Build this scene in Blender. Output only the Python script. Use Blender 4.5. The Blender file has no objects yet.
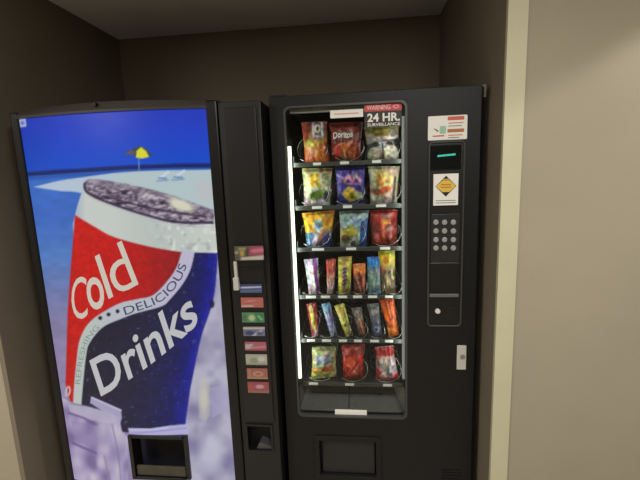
import bpy, bmesh, math, random
import numpy as np
from mathutils import Vector, Matrix

random.seed(4)
SC = bpy.context.scene
COL = SC.collection

# ------------------------------------------------------------------ camera
CX, CY, CZ = 0.5247, -1.4495, 1.5380
YAW, PIT, ROL, F = 0.1076, 0.1607, 0.0360, 389.5
cy_, sy_ = math.cos(YAW), math.sin(YAW)
FWD = np.array([-sy_*math.cos(PIT), cy_*math.cos(PIT), -math.sin(PIT)])
R0 = np.array([cy_, sy_, 0.0]); D0 = np.cross(FWD, R0)
RGT = math.cos(ROL)*R0 + math.sin(ROL)*D0
DWN = -math.sin(ROL)*R0 + math.cos(ROL)*D0
CAM = np.array([CX, CY, CZ])
cd = bpy.data.cameras.new('camera'); cam = bpy.data.objects.new('camera', cd); COL.objects.link(cam)
cd.sensor_width = 36.0; cd.lens = F/640*36.0; cd.clip_start = 0.02
up, bk = -DWN, -FWD
cam.matrix_world = Matrix(((RGT[0], up[0], bk[0], CX), (RGT[1], up[1], bk[1], CY), (RGT[2], up[2], bk[2], CZ), (0, 0, 0, 1)))
SC.camera = cam

def project(X, Y, Z):
    dx, dy, dz = X-CX, Y-CY, Z-CZ
    q = [dx*v[0]+dy*v[1]+dz*v[2] for v in (RGT, DWN, FWD)]
    return 320+F*q[0]/q[2], 240+F*q[1]/q[2]

def at(px, py, Y):
    """point of the plane y = Y measured from the photograph"""
    d = FWD + RGT*(px-320)/F + DWN*(py-240)/F
    p = CAM + d*((Y-CY)/d[1])
    return p[0], p[2]

# ------------------------------------------------------------------ layout (metres)
BACK, CEIL = 0.913, 2.392
XL, XR, YF = -0.900, 0.976, -0.131          # alcove sides and front corner
S0, S1, TOP = 0.198, 0.961, 1.830           # snack machine
L0, L1, C1 = -0.788, 0.0227, 0.180          # drink machine: bowed door, column
YL, BOW = -0.038, 0.050
P0, P1, PT, PB = -0.7532, -0.0190, 1.7955, 0.26
YC = -0.048

def bow_y(x):
    t = (x-(L0+L1)/2)/((L1-L0)/2)
    return YL - BOW*np.maximum(0, 1-t*t)

def at_bow(px, py, off=0.0):
    Y = YL-0.03
    for _ in range(8):
        x, z = at(px, py, Y)
        Y = float(bow_y(x))+off
    return x, Y, z

# ------------------------------------------------------------------ colour and materials
def lin(c):
    c = np.asarray(c, float)
    if c.max() > 1.001: c = c/255.0
    return np.where(c <= 0.04045, c/12.92, ((c+0.055)/1.055)**2.4)

def rgba(c):
    l = lin(c); return (float(l[0]), float(l[1]), float(l[2]), 1.0)

def mat(name, c, rough=0.5, metal=0.0, noise=0.0, nscale=30.0, bump=0.0, bscale=200.0, emit=None, estr=0.0, spec=0.5):
    m = bpy.data.materials.new(name); m.use_nodes = True
    nt = m.node_tree; b = nt.nodes['Principled BSDF']
    b.inputs['Base Color'].default_value = rgba(c)
    b.inputs['Roughness'].default_value = rough; b.inputs['Metallic'].default_value = metal
    b.inputs['Specular IOR Level'].default_value = spec
    tc = nt.nodes.new('ShaderNodeTexCoord')
    if noise:
        n = nt.nodes.new('ShaderNodeTexNoise'); n.inputs['Scale'].default_value = nscale; n.inputs['Detail'].default_value = 4
        nt.links.new(tc.outputs['Object'], n.inputs['Vector'])
        r = nt.nodes.new('ShaderNodeValToRGB')
        l = lin(c)
        r.color_ramp.elements[0].position = .3; r.color_ramp.elements[1].position = .7
        r.color_ramp.elements[0].color = tuple(float(v*(1-noise)) for v in l)+(1,)
        r.color_ramp.elements[1].color = tuple(float(min(1, v*(1+noise))) for v in l)+(1,)
        nt.links.new(n.outputs['Fac'], r.inputs['Fac']); nt.links.new(r.outputs['Color'], b.inputs['Base Color'])
    if bump:
        n2 = nt.nodes.new('ShaderNodeTexNoise'); n2.inputs['Scale'].default_value = bscale; n2.inputs['Detail'].default_value = 3
        nt.links.new(tc.outputs['Object'], n2.inputs['Vector'])
        bp = nt.nodes.new('ShaderNodeBump'); bp.inputs['Strength'].default_value = bump; bp.inputs['Distance'].default_value = 0.002
        nt.links.new(n2.outputs['Fac'], bp.inputs['Height']); nt.links.new(bp.outputs['Normal'], b.inputs['Normal'])
    if emit is not None:
        b.inputs['Emission Color'].default_value = rgba(emit); b.inputs['Emission Strength'].default_value = estr
    return m

def print_mat(name, rough=0.4, emit=0.0, base=1.0, spec=.5, crinkle=0.0):
    """printed film or paper: the print is the colour attribute; emit > 0 for a backlit print"""
    m = bpy.data.materials.new(name); m.use_nodes = True
    nt = m.node_tree; b = nt.nodes['Principled BSDF']
    a = nt.nodes.new('ShaderNodeAttribute'); a.attribute_name = 'print'
    b.inputs['Roughness'].default_value = rough; b.inputs['Specular IOR Level'].default_value = spec
    if crinkle:
        tc = nt.nodes.new('ShaderNodeTexCoord'); n = nt.nodes.new('ShaderNodeTexNoise'); n.inputs['Scale'].default_value = 55; n.inputs['Detail'].default_value = 3; n.inputs['Distortion'].default_value = .8
        nt.links.new(tc.outputs['Object'], n.inputs['Vector']); bp = nt.nodes.new('ShaderNodeBump'); bp.inputs['Strength'].default_value = crinkle; bp.inputs['Distance'].default_value = .006
        nt.links.new(n.outputs['Fac'], bp.inputs['Height']); nt.links.new(bp.outputs['Normal'], b.inputs['Normal'])
    if base == 1.0:
        nt.links.new(a.outputs['Color'], b.inputs['Base Color'])
    else:
        b.inputs['Base Color'].default_value = (base, base, base, 1)
    if emit:
        nt.links.new(a.outputs['Color'], b.inputs['Emission Color']); b.inputs['Emission Strength'].default_value = emit
    return m

PANEL_E = .84
M = {
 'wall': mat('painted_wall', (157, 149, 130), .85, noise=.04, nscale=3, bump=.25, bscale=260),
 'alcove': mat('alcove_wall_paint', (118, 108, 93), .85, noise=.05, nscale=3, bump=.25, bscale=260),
 'ceil': mat('ceiling_paint', (238, 237, 234), .9, noise=.03, nscale=4, bump=.3, bscale=180),
 'floor': mat('floor_tile', (176, 166, 150), .45, noise=.12, nscale=9),
 'cream': mat('cream_trim_paint', (192, 188, 158), .6, noise=.03, nscale=6, bump=.1, bscale=90),
 'black': mat('black_powder_coat', (14, 14, 14), .45, noise=.06, nscale=14, bump=.12, bscale=500),
 'black2': mat('black_plastic', (15, 15, 16), .38),
 'snackblack': mat('charcoal_powder_coat', (20, 20, 20.5), .5, noise=.05, nscale=14, bump=.12, bscale=500, spec=.3),
 'cavity': mat('dark_cavity', (7, 7, 8), .6),
 'bezel': mat('glossy_black_bezel', (17, 16, 16), .32, spec=.35),
 'interior': mat('interior_black_paint', (22, 24, 24), .5),
 'interiorgrey': mat('galvanised_grey', (150, 150, 144), .55, noise=.12, nscale=60),
 'chute': mat('dark_grey_chute', (128, 128, 124), .55, noise=.08, nscale=40),
 'gasket': mat('grey_window_gasket', (58, 59, 57), .45),
 'chrome': mat('chrome_wire', (150, 154, 150), .3, metal=1.0),
 'rail': mat('grey_shelf_rail', (58, 62, 58), .45, metal=.2),
 'tray': mat('shelf_tray_metal', (50, 52, 50), .45, metal=.3),
 'white': mat('white_label', (232, 230, 222), .6),
 'tagwhite': mat('price_tag_card', (235, 235, 230), .6),
 'inkblack': mat('black_ink', (14, 14, 16), .5),
 'inknavy': mat('navy_ink', (30, 40, 90), .5),
 'inkred': mat('red_ink', (190, 60, 62), .5),
 'inkorange': mat('orange_ink', (196, 92, 52), .5),
 'inkbrown': mat('amber_ink', (170, 104, 44), .5),
 'inkgreen': mat('green_ink', (150, 190, 160), .5),
 'inkyellow': mat('yellow_ink', (222, 184, 70), .5),
 'inkgrey': mat('grey_ink', (120, 118, 116), .5),
 'key': mat('grey_keypad_button', (150, 150, 150), .35),
 'steel': mat('brushed_steel', (175, 174, 168), .35, metal=.7, noise=.1, nscale=80),
 'darksteel': mat('dark_bracket_steel', (96, 90, 74), .4, metal=.6),
 'lockwhite': mat('lock_metal', (205, 203, 196), .35, metal=.35),
 'display': mat('display_window', (4, 10, 12), .15),
 'lcd': mat('teal_lit_text', (10, 60, 55), .4, emit=(70, 205, 180), estr=.75),
 'tube': mat('lit_fluorescent_tube', (240, 245, 230), .4, emit=(228, 240, 212), estr=2.6),
 'letterwhite': mat('backlit_white_letters', (10, 10, 10), .35, emit=(196, 196, 200), estr=PANEL_E),
 'lettercream': mat('backlit_cream_letters', (10, 10, 10), .35, emit=(212, 204, 190), estr=PANEL_E),
 'letternavy': mat('backlit_navy_letters', (4, 4, 6), .35, emit=(66, 78, 104), estr=PANEL_E),
 'letterdim': mat('backlit_faded_letters', (4, 4, 6), .35, emit=(132, 150, 142), estr=PANEL_E),
 'panel': print_mat('backlit_panel_print', .35, PANEL_E, .008, .2),
 'button': print_mat('backlit_button_print', .3, .55, .03),
 'foil': print_mat('printed_snack_film', .27, crinkle=.7),
 'paper': print_mat('printed_card', .55),
}
def glass_mat():
    m = bpy.data.materials.new('clear_window_glass'); m.use_nodes = True
    nt = m.node_tree; out = nt.nodes['Material Output']; nt.nodes.remove(nt.nodes['Principled BSDF'])
    tr = nt.nodes.new('ShaderNodeBsdfTransparent'); tr.inputs['Color'].default_value = (.95, .97, .96, 1)
    gl = nt.nodes.new('ShaderNodeBsdfGlossy'); gl.inputs['Roughness'].default_value = .03
    fr = nt.nodes.new('ShaderNodeFresnel'); fr.inputs['IOR'].default_value = 1.3
    mx = nt.nodes.new('ShaderNodeMixShader')
    nt.links.new(fr.outputs['Fac'], mx.inputs['Fac']); nt.links.new(tr.outputs[0], mx.inputs[1]); nt.links.new(gl.outputs[0], mx.inputs[2])
    nt.links.new(mx.outputs[0], out.inputs['Surface'])
    return m
M['glass'] = glass_mat()

# ------------------------------------------------------------------ object helpers
def link(name, me, m, parent=None):
    o = bpy.data.objects.new(name, me); COL.objects.link(o)
    if m is not None: me.materials.append(m)
    if parent is not None: o.parent = parent
    return o

def obj(name, bm, m, parent=None, smooth=False, bevel=0.0):
    me = bpy.data.meshes.new(name)
    bmesh.ops.recalc_face_normals(bm, faces=bm.faces)
    bm.to_mesh(me); bm.free()
    if smooth:
        for p in me.polygons: p.use_smooth = True
    o = link(name, me, m, parent)
    if bevel:
        b = o.modifiers.new('bevel', 'BEVEL'); b.width = bevel; b.segments = 2; b.limit_method = 'ANGLE'
    return o

def thing(name, label, cat, loc, group=None):
    o = bpy.data.objects.new(name, None); COL.objects.link(o)
    o.location = loc; o['label'] = label; o['category'] = cat
    if group: o['group'] = group
    return o

def box(bm, x0, x1, y0, y1, z0, z1):
    v = [bm.verts.new(p) for p in ((x0,y0,z0),(x1,y0,z0),(x1,y1,z0),(x0,y1,z0),(x0,y0,z1),(x1,y0,z1),(x1,y1,z1),(x0,y1,z1))]
    for f in ((0,1,5,4),(1,2,6,5),(2,3,7,6),(3,0,4,7),(4,5,6,7),(3,2,1,0)): bm.faces.new([v[i] for i in f])
    return v

def boxes(*bs):
    bm = bmesh.new()
    for b in bs: box(bm, *b)
    return bm

def sheet(xs, zs, holes, y0, y1):
    """a plate split at xs, zs with rectangular holes cut right through"""
    bm = bmesh.new(); xs = sorted(set(xs)); zs = sorted(set(zs)); vs = {}
    def V(i, j, k):
        if (i,j,k) not in vs: vs[(i,j,k)] = bm.verts.new((xs[i], (y0,y1)[k], zs[j]))
        return vs[(i,j,k)]
    def solid(i, j):
        if i < 0 or j < 0 or i >= len(xs)-1 or j >= len(zs)-1: return False
        cx, cz = (xs[i]+xs[i+1])/2, (zs[j]+zs[j+1])/2
        return not any(h[0] < cx < h[1] and h[2] < cz < h[3] for h in holes)
    for i in range(len(xs)-1):
        for j in range(len(zs)-1):
            if not solid(i, j): continue
            for k in (0, 1): bm.faces.new([V(i,j,k), V(i+1,j,k), V(i+1,j+1,k), V(i,j+1,k)])
            if not solid(i-1,j): bm.faces.new([V(i,j,0), V(i,j,1), V(i,j+1,1), V(i,j+1,0)])
            if not solid(i+1,j): bm.faces.new([V(i+1,j,0), V(i+1,j,1), V(i+1,j+1,1), V(i+1,j+1,0)])
            if not solid(i,j-1): bm.faces.new([V(i,j,0), V(i+1,j,0), V(i+1,j,1), V(i,j,1)])
            if not solid(i,j+1): bm.faces.new([V(i,j+1,0), V(i+1,j+1,0), V(i+1,j+1,1), V(i,j+1,1)])
    return bm

def round_rect(x0, x1, z0, z1, r, n=6):
    pts = []
    for cx, cz, a0 in ((x1-r, z1-r, 0), (x0+r, z1-r, 90), (x0+r, z0+r, 180), (x1-r, z0+r, 270)):
        for k in range(n+1):
            a = math.radians(a0+90*k/n); pts.append((cx+r*math.cos(a), cz+r*math.sin(a)))
    return pts

def ring(outer, inner, y0, y1):
    """a frame between two loops with the same number of points"""
    bm = bmesh.new(); n = len(outer)
    A = [[bm.verts.new((p[0], y, p[1])) for p in L] for L in (outer, inner) for y in (y0, y1)]
    o0, o1, i0, i1 = A
    for k in range(n):
        j = (k+1) % n
        for q in ((o0,i0),(o1,i1),(o0,o1),(i0,i1)):
            bm.faces.new([q[0][k], q[0][j], q[1][j], q[1][k]])
    return bm

def prism(pts, y0, y1):
    bm = bmesh.new()
    a = [bm.verts.new((p[0], y0, p[1])) for p in pts]; b = [bm.verts.new((p[0], y1, p[1])) for p in pts]
    bm.faces.new(a); bm.faces.new(b[::-1]); n = len(pts)
    for k in range(n): bm.faces.new([a[k], a[(k+1)%n], b[(k+1)%n], b[k]])
    return bm

def tube(bm, pts, r, seg=8, closed=False):
    pts = [Vector(p) for p in pts]; rings = []
    nrm = None
    for i, p in enumerate(pts):
        t = (pts[min(i+1, len(pts)-1)]-pts[max(i-1, 0)]).normalized()
        if nrm is None:
            nrm = t.orthogonal().normalized()
        nrm = (nrm - t*nrm.dot(t)).normalized(); bn = t.cross(nrm)
        rr = r[i] if isinstance(r, (list, tuple)) else r
        rings.append([bm.verts.new(p+(nrm*math.cos(2*math.pi*k/seg)+bn*math.sin(2*math.pi*k/seg))*rr) for k in range(seg)])
    for i in range(len(rings)-1):
        for k in range(seg):
            bm.faces.new([rings[i][k], rings[i][(k+1)%seg], rings[i+1][(k+1)%seg], rings[i+1][k]])
    bm.faces.new(rings[0][::-1]); bm.faces.new(rings[-1])

def disc_y(x, z, r, y0, y1, n=24):
    return prism([(x+r*math.cos(2*math.pi*k/n), z+r*math.sin(2*math.pi*k/n)) for k in range(n)], y0, y1)

def px_rect(x0, y0, x1, y1, Y):
    """world x0,x1,z0,z1 of a rectangle measured in the photograph on the plane y = Y"""
    xm, ym = (x0+x1)/2, (y0+y1)/2
    return at(x0, ym, Y)[0], at(x1, ym, Y)[0], at(xm, y1, Y)[1], at(xm, y0, Y)[1]

def set_print(me, cols):
    ca = me.color_attributes.new('print', 'FLOAT_COLOR', 'POINT')
    a = np.ones((len(cols), 4)); a[:, :3] = cols
    ca.data.foreach_set('color', a.astype(np.float32).ravel())

# ------------------------------------------------------------------ lettering
def text_mesh(name, s, mapping, m, parent, bold=0.0, res=4, spacing=1.0):
    """letters as a mesh; mapping takes (u in 0..1 along the text, v in 0..1 of its height) to a 3D point"""
    c = bpy.data.curves.new('t', 'FONT'); c.body = s; c.offset = bold; c.resolution_u = res; c.space_character = spacing
    o = bpy.data.objects.new('t', c); COL.objects.link(o)
    dg = bpy.context.evaluated_depsgraph_get(); dg.update()
    me0 = o.evaluated_get(dg).to_mesh()
    V = [tuple(v.co) for v in me0.vertices]; Fs = [tuple(p.vertices) for p in me0.polygons]
    o.evaluated_get(dg).to_mesh_clear()
    bpy.data.objects.remove(o); bpy.data.curves.remove(c)
    xs = [v[0] for v in V]; ys = [v[1] for v in V]
    x0, w, h = min(xs), max(xs)-min(xs), max(ys)
    me = bpy.data.meshes.new(name)
    me.from_pydata([mapping((v[0]-x0)/w, v[1]/h) for v in V], [], Fs); me.update()
    return link(name, me, m, parent)

def flat_text(name, s, x0, x1, z0, z1, y, m, parent, bold=0.0):
    return text_mesh(name, s, lambda u, v: (x0+u*(x1-x0), y, z0+v*(z1-z0)), m, parent, bold)

# ------------------------------------------------------------------ painting prints (vectorised)
def poly_sd(X, Y, P):
    P = np.asarray(P, float); n = len(P)
    d = np.full(X.shape, 1e9); s = np.ones(X.shape)
    for i in range(n):
        a, b = P[i], P[i-1]
        ex, ey = b-a; wx, wy = X-a[0], Y-a[1]
        t = np.clip((wx*ex+wy*ey)/(ex*ex+ey*ey+1e-12), 0, 1)
        d = np.minimum(d, (wx-ex*t)**2+(wy-ey*t)**2)
        c1, c2, c3 = Y >= a[1], Y < b[1], ex*wy > ey*wx
        s = np.where((c1 & c2 & c3) | (~c1 & ~c2 & ~c3), -s, s)
    return s*np.sqrt(d)

def line_d(X, Y, P):
    P = np.asarray(P, float); d = np.full(X.shape, 1e9)
    for i in range(len(P)-1):
        a, b = P[i], P[i+1]; ex, ey = b-a; wx, wy = X-a[0], Y-a[1]
        t = np.clip((wx*ex+wy*ey)/(ex*ex+ey*ey+1e-12), 0, 1)
        d = np.minimum(d, (wx-ex*t)**2+(wy-ey*t)**2)
    return np.sqrt(d)

def spline(P, n=6):
    P = [np.array(p, float) for p in P]; out = []
    for i in range(len(P)-1):
        a, b, c, d = P[max(i-1,0)], P[i], P[i+1], P[min(i+2,len(P)-1)]
        for k in range(n):
            t = k/n
            out.append(.5*((2*b)+(c-a)*t+(2*a-5*b+4*c-d)*t*t+(3*b-a-3*c+d)*t**3))
    out.append(P[-1]); return [tuple(p) for p in out]

_rng = np.random.RandomState(7)
_G = _rng.rand(64, 64)
def vnoise(X, Y, sc, seed=0):
    x, y = X/sc+seed*7.31, Y/sc+seed*3.77
    i, j = np.floor(x).astype(int), np.floor(y).astype(int); fx, fy = x-i, y-j
    fx, fy = fx*fx*(3-2*fx), fy*fy*(3-2*fy)
    g = lambda a, b: _G[a % 64, b % 64]
    return (g(i,j)*(1-fx)+g(i+1,j)*fx)*(1-fy)+(g(i,j+1)*(1-fx)+g(i+1,j+1)*fx)*fy

class Paint:
    def __init__(s, X, Y, base, aa):
        s.X, s.Y, s.aa = X, Y, aa
        s.C = np.zeros(X.shape+(3,))+np.asarray(base, float)
    def over(s, c, m):
        m = np.clip(m, 0, 1)[..., None]; s.C = s.C*(1-m)+np.asarray(c, float)*m
    def cover(s, sd): return np.clip(.5-sd/s.aa, 0, 1)
    def poly(s, P, c, a=1.0): s.over(c, a*s.cover(poly_sd(s.X, s.Y, P)))
    def line(s, P, w, c, a=1.0): s.over(c, a*s.cover(line_d(s.X, s.Y, P)-w/2))
    def ell(s, cx, cy, rx, ry, c, a=1.0, rot=0.0, soft=None):
        cr, sr = math.cos(rot), math.sin(rot); dx, dy = s.X-cx, s.Y-cy
        q = np.sqrt(((dx*cr+dy*sr)/rx)**2+((-dx*sr+dy*cr)/ry)**2)
        sd = (q-1)*min(rx, ry)
        s.over(c, a*(s.cover(sd) if soft is None else np.clip((1.0-q)/soft, 0, 1)))
    def lin(s): return lin(np.clip(s.C, 0, 255)/255.0*1.0)

def ramp(v, stops):
    v = np.asarray(v); xs = [p for p, _ in stops]
    return np.stack([np.interp(v, xs, [c[k] for _, c in stops]) for k in range(3)], -1)

# ------------------------------------------------------------------ the setting
def struct(name, bm, m):
    o = obj(name, bm, m); o['kind'] = 'structure'; return o
HX0, HX1, HY = -2.8, 3.4, -4.0
struct('floor', boxes((HX0-.1, HX1+.1, HY-.1, BACK+.1, -.1, 0)), M['floor'])
struct('ceiling', boxes((HX0-.1, HX1+.1, HY-.1, BACK+.1, CEIL, CEIL+.1)), M['ceil'])
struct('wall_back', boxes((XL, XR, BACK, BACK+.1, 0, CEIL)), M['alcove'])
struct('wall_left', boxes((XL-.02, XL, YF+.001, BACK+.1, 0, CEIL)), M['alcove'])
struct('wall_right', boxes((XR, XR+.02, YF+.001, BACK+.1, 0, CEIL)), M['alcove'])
struct('wall_front_left', boxes((HX0, XL-.02, YF, YF+.1, 0, CEIL)), M['wall'])
struct('wall_front_right', boxes((XR+.02, HX1, YF, YF+.1, 0, CEIL)), M['wall'])
struct('wall_hall', boxes((HX0, HX1, HY-.1, HY, 0, CEIL)), M['wall'])
struct('wall_hall_left', boxes((HX0-.1, HX0, HY-.1, YF+.1, 0, CEIL)), M['wall'])
struct('wall_hall_right', boxes((HX1, HX1+.1, HY-.1, YF+.1, 0, CEIL)), M['wall'])
# cream corner guard, an L of vinyl on the alcove's right corner
g1 = at(509, 240, YF)[0] - XR
w_g = at(516.5, 240, YF)[0]-at(498.5, 240, YF)[0]
struct('trim_1', boxes((XR-.0015, XR+w_g, YF-.005, YF, 0, CEIL), (XR-.0015, XR, YF, YF+.012, 0, CEIL)), M['cream'])

# ================================================================== drink machine
DM = thing('drink_vending_machine', 'tall black drink vending machine with a backlit picture of a can on a beach', 'vending machine', ((L0+C1)/2, .35, 0))
def D(name, bm, m, parent=None, **k):
    o = obj(name, bm, m, None, **k); par = parent or DM
    o.parent = par
    if par is DM: o.matrix_parent_inverse = Matrix.Translation(DM.location).inverted()
    return o

# delivery port hole in panel coordinates
port = at_bow(130, 437)[0], at_bow(187, 437)[0], at_bow(159, 477.5)[2], at_bow(159, 436)[2]
D('cabinet', boxes((L0+.004, C1, YL+.04, .80, .06, 1.812)), M['black'], bevel=.004)
for fx in (L0+.06, C1-.06):
    for fy in (.05, .74):
        bm = disc_y(0, 0, .025, 0, .06)
        bmesh.ops.rotate(bm, verts=bm.verts, cent=(0,0,0), matrix=Matrix.Rotation(math.pi/2, 3, 'X'))
        bmesh.ops.translate(bm, verts=bm.verts, vec=(fx, fy, 0))
        lo = min(v.co.z for v in bm.verts); bmesh.ops.translate(bm, verts=bm.verts, vec=(0, 0, -lo))
        D('leveling_foot', bm, M['black2'])

# picture panel -----------------------------------------------------
NX, NZ = 176, 380
xs = np.sort(np.concatenate([np.linspace(P0, P1, NX-2), [port[0], port[1]]])); zs = np.sort(np.concatenate([np.linspace(PB, PT, NZ-2), [port[2], port[3]]]))
GX, GZ = np.meshgrid(xs, zs); GY = bow_y(GX)
PXX, PYY = project(GX, GY, GZ)
p = Paint(PXX, PYY, (0, 0, 0), 1.3)
X, Y = PXX, PYY
hor = np.interp(X, [20, 60, 124, 165, 210], [172.6, 169.6, 165.6, 163.8, 163.2])
sky = ramp((Y-105)/60, [(0, (34, 58, 190)), (.45, (30, 66, 204)), (1, (14, 78, 208))])
sky = sky*(1-np.clip((60-X)/60, 0, 1)[..., None]*.12)
cl = np.clip((vnoise(X, Y*2.2, 26, 1)+.5*vnoise(X, Y*2, 11, 2)-.78)*1.6, 0, 1)*np.clip((150-Y)/25, 0, 1)
sky = sky*(1-.16*cl[..., None])+np.array((96, 112, 214))*.16*cl[..., None]
water = ramp((Y-180)/180, [(0, (58, 112, 206)), (.2, (62, 108, 200)), (.42, (84, 128, 200)), (.62, (116, 128, 182)), (.8, (136, 128, 168)), (1, (148, 138, 176))])
water = water*(1+.10*(vnoise(X, Y*2, 9, 3)-.5)[..., None])
p.C = np.where((Y < hor)[..., None], sky, water)
band = Y-hor
p.over((10, 30, 104), np.clip((1-np.abs(band-2.2)/3.0)*2.0, 0, 1)*.95)
p.over((34, 84, 176), np.clip((band-4.2)/1.0, 0, 1)*np.clip((10-band)/3, 0, 1)*.8)
p.poly(spline([(34, 187), (58, 181), (85, 177), (120, 172.5), (160, 170.5), (204, 169.8), (214, 169.5), (219, 172), (222, 200), (214, 230), (150, 215), (85, 194), (60, 191), (34, 187)]), (186, 204, 222))
p.poly([(110, 174), (140, 172), (214, 170.5), (214, 230), (150, 215)], (186, 206, 206), .8)
p.ell(206, 190, 15, 15, (196, 198, 200), .8, soft=.6)
# deck chairs and sunshade
for q in ((157, 172, 168, 181), (172, 171, 184, 180)):
    p.line([(q[0], q[3]), (q[2], q[3]-1)], 1.6, (120, 150, 190), .8); p.line([(q[0]+3, q[3]-3), (q[2], q[1])], 2.6, (206, 222, 236)); p.line([(q[0]+2, q[3]-3), (q[2]-2, q[3]-2.5)], 1.6, (76, 122, 186), .8)
p.line([(138.8, 153), (139, 171)], 1.1, (120, 160, 210), .9)
p.poly([(124, 154), (133, 148.5), (141, 146), (147, 149), (153, 156), (146, 156), (137, 156.5), (130, 154)], (56, 74, 80))
p.poly([(124, 154), (131, 149.5), (135, 152), (134, 155)], (112, 88, 98), .8)
p.poly([(136, 157.5), (136.5, 151), (141, 147), (146, 151), (149, 157), (142, 158.5)], (226, 224, 50))
# lilac ice right of the can
p.poly([(219, 248), (215, 290), (210, 312), (200, 340), (190, 390), (183, 440), (180, 560), (270, 560), (250, 400), (225, 240)], (154, 150, 180))
ice = vnoise(X, Y, 17, 5)*.75+vnoise(X, Y, 7, 6)*.25
mk = p.cover(poly_sd(X, Y, [(219, 248), (215, 290), (210, 312), (200, 340), (190, 390), (183, 440), (180, 560), (270, 560), (250, 400), (225, 240)]))
p.over((194, 193, 210), mk*np.clip((ice-.45)*2.4, 0, .8)); p.over((116, 110, 154), mk*np.clip((.42-ice)*2.2, 0, .55))
p.ell(222, 290, 6, 46, (180, 178, 206), .45, soft=.8)
p.poly([(199, 380), (210, 378), (211, 414), (206, 421), (199, 418)], (196, 195, 190), .4); p.ell(204, 399, 7, 24, (208, 208, 190), .8, soft=.7)
p.poly([(210, 388), (226, 384), (229, 410), (212, 418)], (178, 172, 208), .6)
p.ell(212, 452, 17, 30, (202, 202, 222), .6, soft=.7)
p.ell(196, 430, 5, 8, (120, 116, 150), .35, soft=.7)
# soda can: shoulder
can_l = [(84, 188), (79, 202), (75, 215)]
p.poly(spline([(84, 186), (78, 204), (73, 224)])+[(74, 240), (190, 262), (218, 256), (217, 212), (150, 212)], (206, 212, 206))
sh = p.cover(poly_sd(X, Y, spline([(84, 186), (78, 204), (73, 224)])+[(74, 240), (190, 262), (218, 256), (217, 212), (150, 212)]))
p.over((176, 190, 186), sh*np.clip((X-110)/50, 0, 1)*np.clip((200-X)/40, 0, 1)*.55)
p.over((150, 176, 206), sh*np.clip((86-X)/9, 0, 1)*.55)
p.over((232, 238, 228), sh*np.clip((vnoise(X, Y, 4.4, 8)-.6)*2.6, 0, .6)*np.clip((X-148)/25, 0, 1))
p.over((150, 158, 160), sh*np.clip((vnoise(X, Y, 4.6, 9)-.66)*2.6, 0, .5)*np.clip((X-148)/25, 0, 1))
# navy side
navy = spline([(194, 252.5), (190, 270), (181.7, 285), (170, 299), (161.7, 306), (136.7, 313), (123, 318), (103, 327), (90, 342), (86, 355), (82.5, 388), (81, 408)])+[(104, 418), (122, 432), (184, 434)]+spline([(190.4, 388), (201, 338), (210, 311), (215, 290), (218, 253)])
nm = p.cover(poly_sd(X, Y, navy))
edge = np.interp(Y, [253, 290, 311, 338, 388, 437], [218, 215, 210, 201, 190.4, 184])-X
ncol = ramp(edge, [(0, (36, 40, 152)), (5, (22, 28, 136)), (14, (22, 26, 104)), (30, (28, 30, 78)), (60, (34, 32, 60)), (120, (30, 28, 46))])
ncol = ncol*(1+.25*(vnoise(X, Y, 4, 11)-.5)[..., None])
p.C = p.C*(1-nm[..., None])+ncol*nm[..., None]
p.over((96, 100, 150), nm*np.clip((vnoise(X, Y, 2.4, 12)-.86)*6, 0, .6))
p.ell(212, 304, 2.4, 4, (20, 20, 70), .9)
# red side
red = [(75, 215)]+spline([(75, 215), (95, 227), (114, 237), (149, 246.5), (181, 252)])+spline([(181.5, 252), (176.7, 266.7), (168, 280), (153, 295), (137, 299), (120, 303), (103, 312), (93, 319), (85, 328), (79, 342), (76.5, 360), (74, 385), (73, 403)])+[(70, 401), (65.5, 384), (66, 370), (67.5, 315), (70.5, 270)]
rm = p.cover(poly_sd(X, Y, red))
rc = ramp(X, [(66, (196, 24, 22)), (80, (206, 22, 20)), (125, (196, 26, 26)), (160, (168, 26, 30)), (182, (146, 28, 34))])*(1+.16*(vnoise(X, Y, 2.6, 13)-.5)[..., None])
# white band between the two
band_poly = spline([(181.5, 250), (176.7, 266.7), (168, 280), (153, 295), (137, 299), (120, 303), (103, 312), (93, 319), (85, 328), (79, 342), (76.5, 360), (74, 385), (73, 404)])+spline([(81, 408), (82.5, 388), (86, 355), (90, 342), (103, 327), (123, 318), (136.7, 313), (161.7, 306), (170, 299), (181.7, 285), (190, 270), (194.5, 252)])
bm_ = p.cover(poly_sd(X, Y, band_poly))
p.over((192, 196, 204), bm_); p.over((196, 188, 216), bm_*np.clip((X-140)/40, 0, .8)); p.over((190, 204, 190), bm_*np.clip((110-X)/30, 0, .6))
p.C = p.C*(1-rm[..., None])+rc*rm[..., None]
for q in ((100.2, 318), (108.6, 314.5), (117.6, 311.3)): p.ell(q[0], q[1], 1.9, 1.9, (24, 24, 34))
p.line(spline([(66, 396), (66.5, 389), (69, 387), (70, 391), (68.5, 395)]), 1.7, (206, 196, 196))
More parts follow.
